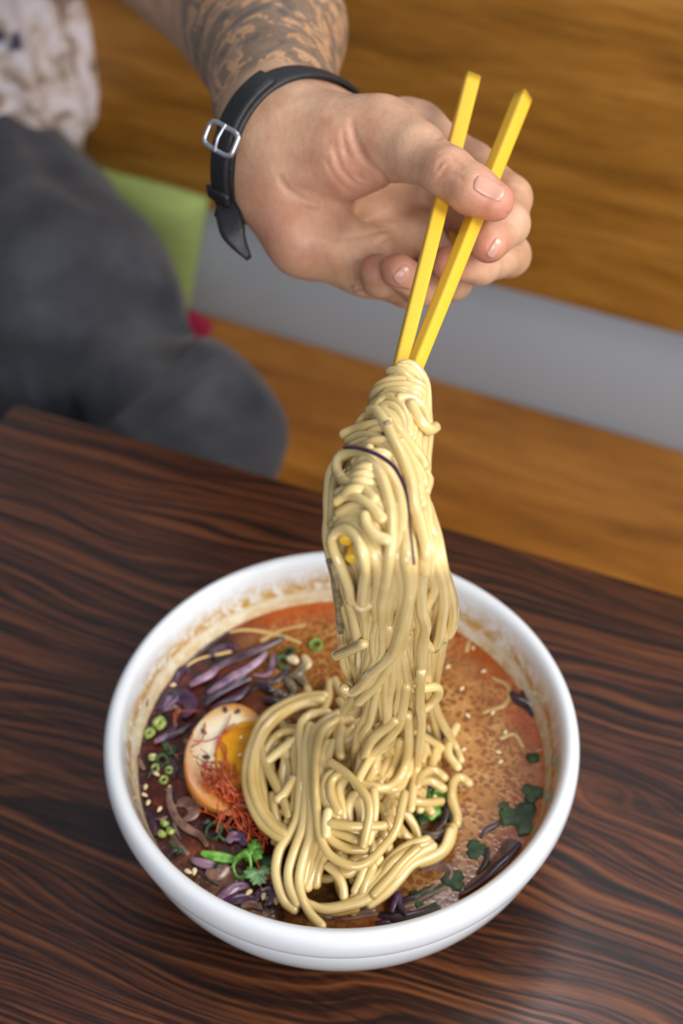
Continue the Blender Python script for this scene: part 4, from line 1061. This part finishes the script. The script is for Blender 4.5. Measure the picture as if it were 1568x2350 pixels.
# mushroom clump behind the egg
MB = ['glossy dark mushroom bit in the middle of the clump behind the egg', 'upright brown mushroom bit crossing the clump behind the egg', 'dark mushroom bit of the clump touching the noodle loop', 'brown mushroom bit at the far right end of the clump', 'purplish bit of the clump nearest the top of the egg', 'cream mushroom bit farthest back beside the scallion rings',
      'slanted brown mushroom bit in front of the cream ones', 'purplish bit of the clump touching the cabbage shreds', 'small cream mushroom bit between the two wet scallion rings']
for i, (x, y, a, ln, mt) in enumerate([(640, 1590, 0.3, 40, 'ear'), (665, 1575, 1.2, 46, 'mush_brown'), (655, 1605, -0.5, 44, 'ear'), (690, 1560, 0.9, 36, 'mush_brown'), (625, 1605, 0.1, 36, 'cab_dark'), (700, 1520, 1.4, 30, 'mush'), (680, 1540, -0.7, 40, 'mush_brown'), (610, 1575, 0.6, 40, 'cab_dark'), (672, 1512, .4, 26, 'mush')]):
    dx, dy = math.cos(a) * ln / 2, math.sin(a) * ln / 2
    ribbon('mushroom_bit', [(x - dx, y - dy), (x + 6, y + 4), (x + dx, y + dy)], 5.0, mt, MB[i], 'mushroom', 'mushroom bits in the clump behind the egg', 0.9 + 0.3 * i, 0.6)

def ringlet(px, py, r, wall, hgt, mat, label, cat, group=None, tilt=(0.2, 0.1), z=1.0):
    c = Zp(px, py, BR + z * mm); V = []; F = []; n = 28
    prof = [(r - wall, -hgt / 2), (r - wall * .15, -hgt / 2 * 1.05), (r, 0), (r - wall * .15, hgt / 2 * 1.05), (r - wall, hgt / 2), (r - wall * 1.15, 0)]
    for i in range(n):
        a = 2 * math.pi * i / n; wob = 1 + 0.07 * math.sin(2 * a + px)
        for q, (rr, zz) in enumerate(prof):
            x, y = rr * wob * math.cos(a), rr * math.sin(a) / wob
            V.append(c + mm * np.array([x, y, zz + x * tilt[0] + y * tilt[1]]))
    k = len(prof)
    for i in range(n):
        for q in range(k):
            F.append((i * k + q, i * k + (q + 1) % k, ((i + 1) % n) * k + (q + 1) % k, ((i + 1) % n) * k + q))
    return tag(mesh('scallion_ring', V, F, MAT[mat]), label, cat, group)
ringlet(366, 1660, 3.4, 2.6, 2.2, 'scal', 'larger pale green scallion ring by the left wall', 'scallion', None, (0.1, .3), 2.0)
ringlet(342, 1682, 3.2, 2.4, 2.0, 'scal', 'pale green scallion ring lowest against the left wall above the cabbage bits', 'scallion', None, (0.3, .0), 1.2)
SG = 'small scallion rings below the left wall discs'
for x, y, r in ((392, 1722, 3.0), (372, 1745, 3.0), (356, 1765, 2.4), (376, 1790, 2.4), (388, 1768, 2.2), (350, 1738, 2.2)):
    ringlet(x, y, r, 1.2, 2.0, 'scal' if r < 3 else 'leaf_dark', 'small green scallion ring among dark shreds left of the egg', 'scallion', SG, (rng.uniform(-.5, .5), rng.uniform(-.5, .5)), 1.0)
ringlet(490, 1908, 4.4, 1.1, 2.6, 'leaf_dark', 'dull green scallion ring in front of the chili threads', 'scallion', None, (.4, .3), 1.6)
ringlet(517, 1912, 3.8, 1.1, 2.4, 'leaf_dark', 'dull green scallion ring nearer the bright cilantro', 'scallion', None, (-.4, .3), 1.8)
ringlet(556, 1990, 4.8, 1.2, 4.2, 'leaf', 'bright green scallion curl standing beside the cilantro', 'scallion', None, (.5, .9), 2.6)
ringlet(660, 1500, 4.2, 1.6, 3.0, 'leaf_dark', 'dark green scallion ring behind the mushroom clump', 'scallion', None, (.5, -.4), 1.4)
ringlet(650, 1522, 3.6, 1.4, 3.0, 'leaf_dark', 'wet green scallion ring in front of the darker one', 'scallion', None, (-.4, .5), 1.8)
ringlet(725, 1480, 3.6, 1.3, 1.6, 'leaf', 'green scallion ring floating in clear broth left of the noodles', 'scallion', None, (0, .1), 0.6)
ribbon('green_stem', z5([(575,555),(640,575),(720,590),(830,610)]), 5.0, 'leaf', 'flat bright green stem behind the pale cabbage shred', 'scallion', None, 2.2, 0.4)

TE = 0.08
def leaf(px, py, size, ang, mat, label, z=2.0, dome=0.25, teeth=9, tilt=(0, 0), name='cilantro_leaf', group=None, lob=0.3):
    c = Zp(px, py, BR + z * mm); n = 72; rings = 5; V = []; F = []
    for side in (1, -1):
        V.append(c + np.array([0, 0, size * dome * 0.3 + side * 0.0002]))
        for q in range(1, rings + 1):
            for i in range(n):
                th = 2 * math.pi * i / n
                r = size * (0.58 + lob * abs(math.cos(1.5 * th)) ** 0.7 * (1 if abs(th - math.pi) > 0.35 else 0.4) + TE * math.cos(teeth * th)) * q / rings
                x, y = r * math.cos(th + ang), r * math.sin(th + ang)
                zz = size * dome * (0.3 - (q / rings) ** 2 * 0.6 + 0.25 * math.cos(3 * th) * (q / rings)) + x * tilt[0] + y * tilt[1]
                V.append(c + np.array([x, y, zz + side * 0.0002]))
    m1 = 1 + rings * n
    for s in range(2):
        o = s * m1
        for i in range(n):
            k = (i + 1) % n; f = (o, o + 1 + i, o + 1 + k); F.append(f if s == 0 else f[::-1])
            for q in range(rings - 1):
                a = o + 1 + q * n; b = a + n; f = (a + i, b + i, b + k, a + k); F.append(f if s == 0 else f[::-1])
    a = 1 + (rings - 1) * n
    for i in range(n):
        k = (i + 1) % n; F.append((a + i, m1 + a + i, m1 + a + k, a + k))
    return tag(mesh(name, V, F, MAT[mat]), label, 'cilantro', group)
leaf(580, 1953, 0.0062, 1.4, 'leaf', 'brightest green cilantro leaf on top near the chili threads', 5.0, .5, 9, (.2, .2))
leaf(592, 2005, 0.0072, -1.4, 'leaf_pale', 'pale toothed cilantro leaf just in front of the brightest one', 4.0, .3, 13, (0, -.2))
leaf(606, 1978, 0.0062, 0.2, 'leaf_dark', 'dark green cilantro leaf tucked behind the pale toothed one', 2.5, .3, 11, (.2, 0))
leaf(990, 1838, 0.0088, 0.5, 'leaf', 'green cilantro leaf with a sesame seed lying on the noodle nest', 7.0, .22, 9, (0, .2), lob=.42)
leaf(970, 1868, 0.0062, 2.4, 'leaf_dark', 'darker cilantro leaf under the one with the seed', 5.0, .2, 9, lob=.4)
leaf(1020, 1868, 0.0056, 1.0, 'leaf_dark', 'small dark cilantro leaf right of the mushroom strips', 3.0, .4, 9)
leaf(975, 1748, 0.0042, 0.0, 'leaf', 'small green cilantro tip between falling noodles', 6.0, .4, 9)
MAT['leaf_dark'].node_tree.nodes['Principled BSDF'].inputs['Roughness'].default_value = 0.55
MAT['leaf_dark'].node_tree.nodes['Principled BSDF'].inputs['Coat Weight'].default_value = 0.05
TE = 0.05
leaf(1195, 1878, 0.0125, 0.9, 'leaf_dark', 'large dark cilantro leaf sunk at the right wall', 0.05, .07, 7, lob=.26)
leaf(1222, 1820, 0.0066, 0.2, 'leaf_dark', 'small dark cilantro leaf above the large sunk one', 0.3, .08, 7)
leaf(1158, 1850, 0.0032, 0.8, 'leaf_dark', 'tiny dark green fleck between the droplets left of the large sunk leaf', 0.3, .1, 7)
leaf(1094, 1950, 0.0064, 2.0, 'leaf_dark', 'sunk cilantro leaf in the middle of the right side', 0.15, .06, 9)
leaf(1042, 2020, 0.0066, 1.0, 'leaf_dark', 'dark cilantro leaf near the front wall right of the noodles', 0.3, .1, 9)
leaf(960, 2060, 0.0052, 0.4, 'leaf_dark', 'small cilantro leaf at the front wall under the noodle bundle', 0.3, .1, 9)

# halved egg
def egg():
    Pa, Pb = Zp(505, 1862, BR + .006), Zp(548, 1618, BR + .006)
    c = (Pa + Pb) / 2 + np.array([0.0005, 0, 0.0]); L = Pb - Pa; a_ = np.linalg.norm(L) / 2; L /= 2 * a_
    Nn = np.array([0.26, -0.10, 1.0]); Nn -= (Nn @ L) * L; Nn /= np.linalg.norm(Nn); S_ = np.cross(L, Nn); b_ = 0.0222
    n = 48; V = []; F = []
    rows = []
    for q in np.linspace(0, 1, 14):      # underside
        ph = q * math.pi / 2; rows.append((math.sin(ph), -math.cos(ph) * 0.020))
    rows += [(1.0, 0.0006), (0.985, 0.0012), (0.95, 0.0014), (0.0, 0.0012)]
    for rr, h in rows:
        for i in range(n):
            t = 2 * math.pi * i / n
            eg = 1 - 0.10 * math.cos(t)
            V.append(c + L * a_ * rr * math.cos(t) + S_ * b_ * eg * rr * math.sin(t) + Nn * h)
    for i in range(len(rows) - 1):
        for j in range(n):
            k = (j + 1) % n; F.append((i * n + j, i * n + k, (i + 1) * n + k, (i + 1) * n + j))
    m = M('stained_egg_white'); p = m.pos(); nz = m.noise(p, 90, 4, .6)
    dv = m.node('ShaderNodeVectorMath', _operation='DISTANCE'); m.link(p, dv.inputs[0]); dv.inputs[1].default_value = tuple(c + L * 0.004 - S_ * 0.0 + Nn * 0.001)
    rr = m.math('MULTIPLY_ADD', nz, 0.010, dv.outputs['Value'])
    m.color(m.ramp(rr, [(0.0215, srgb(236, 222, 192)), (0.0255, srgb(222, 184, 126)), (0.030, srgb(186, 120, 56))]))
    m.b.inputs['Roughness'].default_value = 0.25; m.b.inputs['Subsurface Weight'].default_value = .15; m.b.inputs['Subsurface Radius'].default_value = (.004, .003, .002)
    root = empty('egg_half', tuple(c), 'soft boiled egg half with orange yolk sprinkled with chili threads and sesame', 'egg')
    mesh('egg_white', V, F, m.m, root)
    yc = c + L * 0.000 + S_ * (0.0074 if (S_ @ RGT) > 0 else -0.0074)
    V = []; F = []
    rows = [(1.0, -0.004), (1.0, 0.0010), (0.97, 0.0019), (0.88, 0.0023), (0.6, 0.0020), (0.0, 0.0017)]
    for r_, h in rows:
        for i in range(n):
            t = 2 * math.pi * i / n; w_ = 1 + .03 * math.sin(3 * t) + .02 * math.sin(5 * t + 1)
            V.append(yc + L * 0.0230 * r_ * w_ * math.cos(t) + S_ * 0.0155 * r_ * w_ * math.sin(t) + Nn * h)
    for i in range(len(rows) - 1):
        for j in range(n):
            k = (j + 1) % n; F.append((i * n + j, i * n + k, (i + 1) * n + k, (i + 1) * n + j))
    ym = two_tone('egg_yolk', srgb(196, 128, 14), srgb(222, 158, 26), 70, 0.18)
    mesh('yolk', V, F, ym, root)
    return c, L, S_, Nn
ec, eL, eS, eN = egg()
def on_egg(px, py, h=0.0028):
    r = ray(px, py); t = ((ec + eN * h - CAM) @ eN) / (r @ eN); return CAM + r * t

# chili threads: one tangle
parts = []
def thread(P, r=0.00036):
    parts.append(tube(cat_rom(P, 16), r * rng.uniform(0.8, 1.3), 5, twist=1))
def topz(x, y):
    pe = on_egg(x, y, 0.0036)
    return pe if ((pe - ec) @ eL / 0.0262) ** 2 + ((pe - ec) @ eS / 0.0222) ** 2 < 1 else Zp(x, y, BR + 0.004)
DR = [[(530,1640),(520,1665),(505,1690),(498,1715)], [(600,1668),(560,1672),(515,1682),(500,1705)], [(540,1660),(520,1672),(505,1700),(490,1735)], [(445,1700),(470,1702),(500,1692),(525,1678)],
      [(404,1660),(400,1640),(415,1632),(455,1632)], [(404,1662),(402,1652),(412,1634)], [(432,1760),(425,1735),(428,1710),(440,1690),(445,1668)], [(404,1732),(425,1726),(440,1724)],
      [(470,1640),(470,1670),(462,1700),(440,1715)], [(500,1700),(520,1740),(528,1775)], [(505,1700),(520,1720),(515,1760),(500,1790)],
      [(600,2040),(598,2020),(612,2008),(622,2015)], [(588,1960),(592,1985),(605,2002),(622,2018)], [(550,1775),(535,1780),(505,1770),(485,1790)], [(520,1750),(540,1765),(545,1800)]]
for d in DR: thread([topz(x, y) for x, y in d])
for i in range(100):
    t = rng.uniform(0, 1); cx0 = 470 + 130 * t + rng.normal(0, 16); cy0 = 1785 + 120 * t + rng.normal(0, 26)
    a = rng.normal(0.75, 0.55); L_ = rng.uniform(40, 110); cv = rng.normal(0, 1.3); hh = rng.uniform(0.0, 0.006)
    P = []
    for s in np.linspace(-.5, .5, 5):
        q = topz(cx0 + L_ * s * math.cos(a + cv * s), cy0 + L_ * s * math.sin(a + cv * s)); q = q + np.array([0, 0, hh * (1 - 1.5 * abs(s)) + rng.uniform(-.0006, .0006)]); P.append(q)
    thread(P)
V, F = join(parts)
o = mesh('chili_threads', V, F, MAT['chili']); tag(o, 'tangle of fine red dried chili threads draped over the egg half', 'chili', kind='stuff')
# pale garlic bits caught in the threads
for x, y, a in ((484, 1795, .2), (508, 1815, 1.1), (545, 1835, -.4), (555, 1850, .6), (470, 1835, .5), (530, 1860, .1)):
    ribbon('garlic_bit', [(x - 12 * math.cos(a), y - 12 * math.sin(a)), (x, y + 2), (x + 12 * math.cos(a), y + 12 * math.sin(a))], 4.6, 'mush', 'pale garlic bit showing between the chili threads', 'garlic', 'garlic bits under the chili threads', 4.5, 0.5)
for x, y in ((378, 1888), (392, 1905), (372, 1912)):
    ribbon('garlic_bit', [(x - 7, y - 6), (x, y + 3), (x + 8, y + 2)], 3.6, 'scal', 'pale green garlic crumb on the red oil at the lower left', 'garlic', 'garlic crumbs on the red oil', 1.2, 0.6)

# sesame seeds
def seed(P, nrm, ang, mat, label, group, s=1.0):
    V = []; F = []; n = 10; m_ = 7
    N = np.asarray(nrm, float); N /= np.linalg.norm(N); X = np.array([math.cos(ang), math.sin(ang), 0]); X -= (X @ N) * N; X /= np.linalg.norm(X); Y = np.cross(N, X)
    for i in range(m_ + 1):
        ph = math.pi * i / m_
        for j in range(n):
            t = 2 * math.pi * j / n; w = math.sin(ph) * (1 - 0.3 * math.cos(ph))
            V.append(np.asarray(P) + s * mm * (X * 1.55 * -math.cos(ph) + Y * 0.9 * w * math.cos(t) + N * 0.55 * w * math.sin(t)))
    for i in range(m_):
        for j in range(n):
            k = (j + 1) % n; F.append((i * n + j, i * n + k, (i + 1) * n + k, (i + 1) * n + j))
    return tag(mesh('sesame_seed', V, F, MAT[mat]), label, 'sesame seed', group)
gw = 'sesame seeds floating at the left wall'
for x, y in ((340, 1842), (366, 1857), (332, 1824), (397, 1572), (376, 1604), (435, 1596), (352, 1734), (360, 1776), (334, 1806), (390, 1808)):
    seed(Zp(x, y, BR + 0.0014), (0, 0, 1), rng.uniform(0, 3), 'sesame', 'cream sesame seed floating near the left wall of the bowl', gw, 1.1)
for x, y, l in ((432, 2000, 'left one of two cream sesame seeds side by side on red oil'), (446, 2000, 'right one of two cream sesame seeds side by side on red oil'), (605, 2057, 'white sesame seed on the curled lilac shred at the front'), (571, 2048, 'golden sesame seed left of the white one at the front'), (634, 2068, 'brownish sesame seed beside the noodle bundle at the front')):
    seed(Zp(x, y, BR + 0.003), (0, 0, 1), rng.uniform(0, 3) if x != 605 else 1.4, 'sesame', l, None, 1.3)
gr = 'sesame seeds floating on the open broth'
for x, y in ((1086, 1487), (1060, 1580), (1211, 1611), (1131, 1636), (1074, 1642), (1064, 1720), (1145, 1726), (1149, 1748), (1028, 1530), (1110, 1540), (1160, 1680)):
    seed(Zp(x, y, BR + 0.0008), (0, 0, 1), rng.uniform(0, 3), 'sesame', 'pale sesame seed floating on the droplet covered broth at the right', gr)
seed(Zp(998, 1830, BR + 0.012), (0, 0, 1), 1.5, 'sesame', 'sesame seed lying on the cilantro leaf in the noodles', None, 1.2)
for x, y in ((553, 1692), (551, 1732)):
    seed(on_egg(x, y, 0.0030), eN, 1.0, 'sesame', 'cream sesame seed on the orange yolk', 'sesame seeds on the yolk', 0.8)
for x, y, a in ((517, 1628, -1.3), (545, 1633, .8), (468, 1679, -.9), (474, 1737, 0)):
    seed(on_egg(x, y, 0.0022), eN, a, 'sesame_black', {517: 'topmost black sesame seed on the egg white', 545: 'black sesame seed on the egg white just above the yolk', 468: 'black sesame seed near the left edge of the egg', 474: 'lowest black sesame seed on the egg, beside the chili threads'}[x], None, 1.25)
for x, y in ((500, 1987), (398, 1952), (473, 1885), (400, 1590), (388, 1586)):
    seed(Zp(x, y, BR + 0.003), (0, 0, 1), .5, 'sesame_black', {500: 'black sesame seed on the translucent onion piece', 398: 'black sesame seed on the bare red oil at the lower left', 473: 'black sesame seed at the lower edge of the chili threads', 400: 'black sesame seed beside the curled purple cabbage leaf', 388: 'black sesame seed nearest the left wall by the purple leaf'}[x], None, 1.4)

# things caught in the lifted bundle
P = cat_rom([hp(x, y, -14 * mm) for x, y in z3([(365,960),(480,970),(600,1010),(700,1060),(800,1140),(870,1260),(912,1380),(932,1520),(945,1700),(965,1850),(982,2010)])], 60)
t = np.linspace(0, 1, 60)
V, F = tube(P, 0.0010 * (0.75 + 0.5 * np.abs(np.linspace(-1, 1, 60)) ** 3), 8, flat=0.45, sq=2.6, twist=2)
tag(mesh('cabbage_strand', V, F, MAT['cab']), 'long thin purple cabbage strand draped down the lifted noodles', 'cabbage')
def bundle_ribbon(name, pts, w, mat, label, cat, o, fl=0.4):
    P = cat_rom([hp(x, y, o * mm) for x, y in pts], 24)
    V, F = tube(P, w * mm / 2 * np.sin(np.pi * (0.15 + 0.7 * np.linspace(0, 1, 24))) ** .5, 10, flat=fl, sq=2.6, upv=-FWD)
    return tag(mesh(name, V, F, MAT[mat]), label, cat)
bundle_ribbon('mushroom_slice', z4([(215,-60),(262,80),(300,250),(312,420),(322,600)]), 3.6, 'mush_brown', 'grey brown mushroom slice hanging on the shaded left of the lifted noodles', 'mushroom', -1)
bundle_ribbon('mushroom_slice', z4([(400,-150),(400,-20),(395,100)]), 3.6, 'mush_brown', 'short grey brown mushroom slice under the chopstick tips', 'mushroom', 2)
bundle_ribbon('bean_sprout', z4([(488,370),(500,480),(515,640)]), 3.0, 'mush', 'pale leaf shaped sliver hanging in the gap left of the noodle column', 'vegetable', -3)
bundle_ribbon('bean_sprout', z4([(480,750),(482,850),(480,965)]), 2.0, 'mush', 'thin pale sliver hanging below the leaf shaped one', 'vegetable', -3)
mr = empty('button_mushroom', tuple(hp(832, 1370, -.006)), 'small cream mushroom with round cap hanging upside down below the chopstick tips', 'mushroom')
P = cat_rom([hp(x, y, -5 * mm) for x, y in z4([(545,-120),(560,60),(545,190),(530,270)])], 20)
V, F = tube(P, 0.0021, 10); mesh('stem', V, F, MAT['mush'], mr)
cc = hp(832, 1378, -6 * mm); V, F = lathe([(0.0001, 0.0012), (0.0026, 0.0012), (0.0040, 0.0004), (0.0044, -0.0008), (0.0040, -0.0020), (0.0026, -0.0030), (0.0001, -0.0034)], 24)
mesh('cap', np.array(V) + cc, F, MAT['mush'], mr)
o = seed(hp(889, 970, -11.5 * mm), -FWD, 0.3, 'sesame_black', 'dark seed stuck on the noodles near the top of the twist', None, 1.0)
o.data.materials[0] = MAT['mush_brown']

# clutter of soaked scraps between the egg and the left wall
for i in range(34):
    a = rng.uniform(0, 1); x = 320 + 95 * a + rng.uniform(-10, 40) * (a < .9); y = rng.uniform(1600, 1960)
    if (Zp(x, y, BR)[0] ** 2 + Zp(x, y, BR)[1] ** 2) ** .5 > 0.094: continue
    th = rng.uniform(0, 3.1); ln = rng.uniform(10, 26)
    ribbon('vegetable_scrap', [(x - ln * math.cos(th), y - ln * math.sin(th)), (x + rng.uniform(-5, 5), y + rng.uniform(-5, 5)), (x + ln * math.cos(th), y + ln * math.sin(th))], rng.uniform(1.6, 3.4),
           ['cab_dark', 'ear', 'leaf_dark', 'onion', 'cab'][int(rng.integers(0, 5))], 'small dark soaked vegetable scrap between the egg and the left wall', 'vegetable', 'soaked scraps left of the egg', rng.uniform(-0.2, 0.8), 0.5)
for i in range(16):
    th = rng.uniform(3.6, 5.3); R_ = rng.uniform(0.080, 0.094); q = np.array([R_ * math.cos(th), R_ * math.sin(th), 0]); d = np.array([-math.sin(th), math.cos(th), 0]) * rng.uniform(.004, .010)
    P = cat_rom([q - d + [0, 0, BR], q + [0, 0, BR + .0004], q + d * rng.uniform(.5, 1.2) + [0.001, 0.001, BR]], 14)
    V, F = tube(P, rng.uniform(.0009, .0017), 8, flat=.4)
    tag(mesh('vegetable_scrap', V, F, MAT[['cab_dark', 'onion', 'leaf_dark', 'cab'][int(rng.integers(0, 4))]]), 'small dark soaked vegetable scrap along the front wall of the bowl', 'vegetable', 'soaked scraps along the front wall')
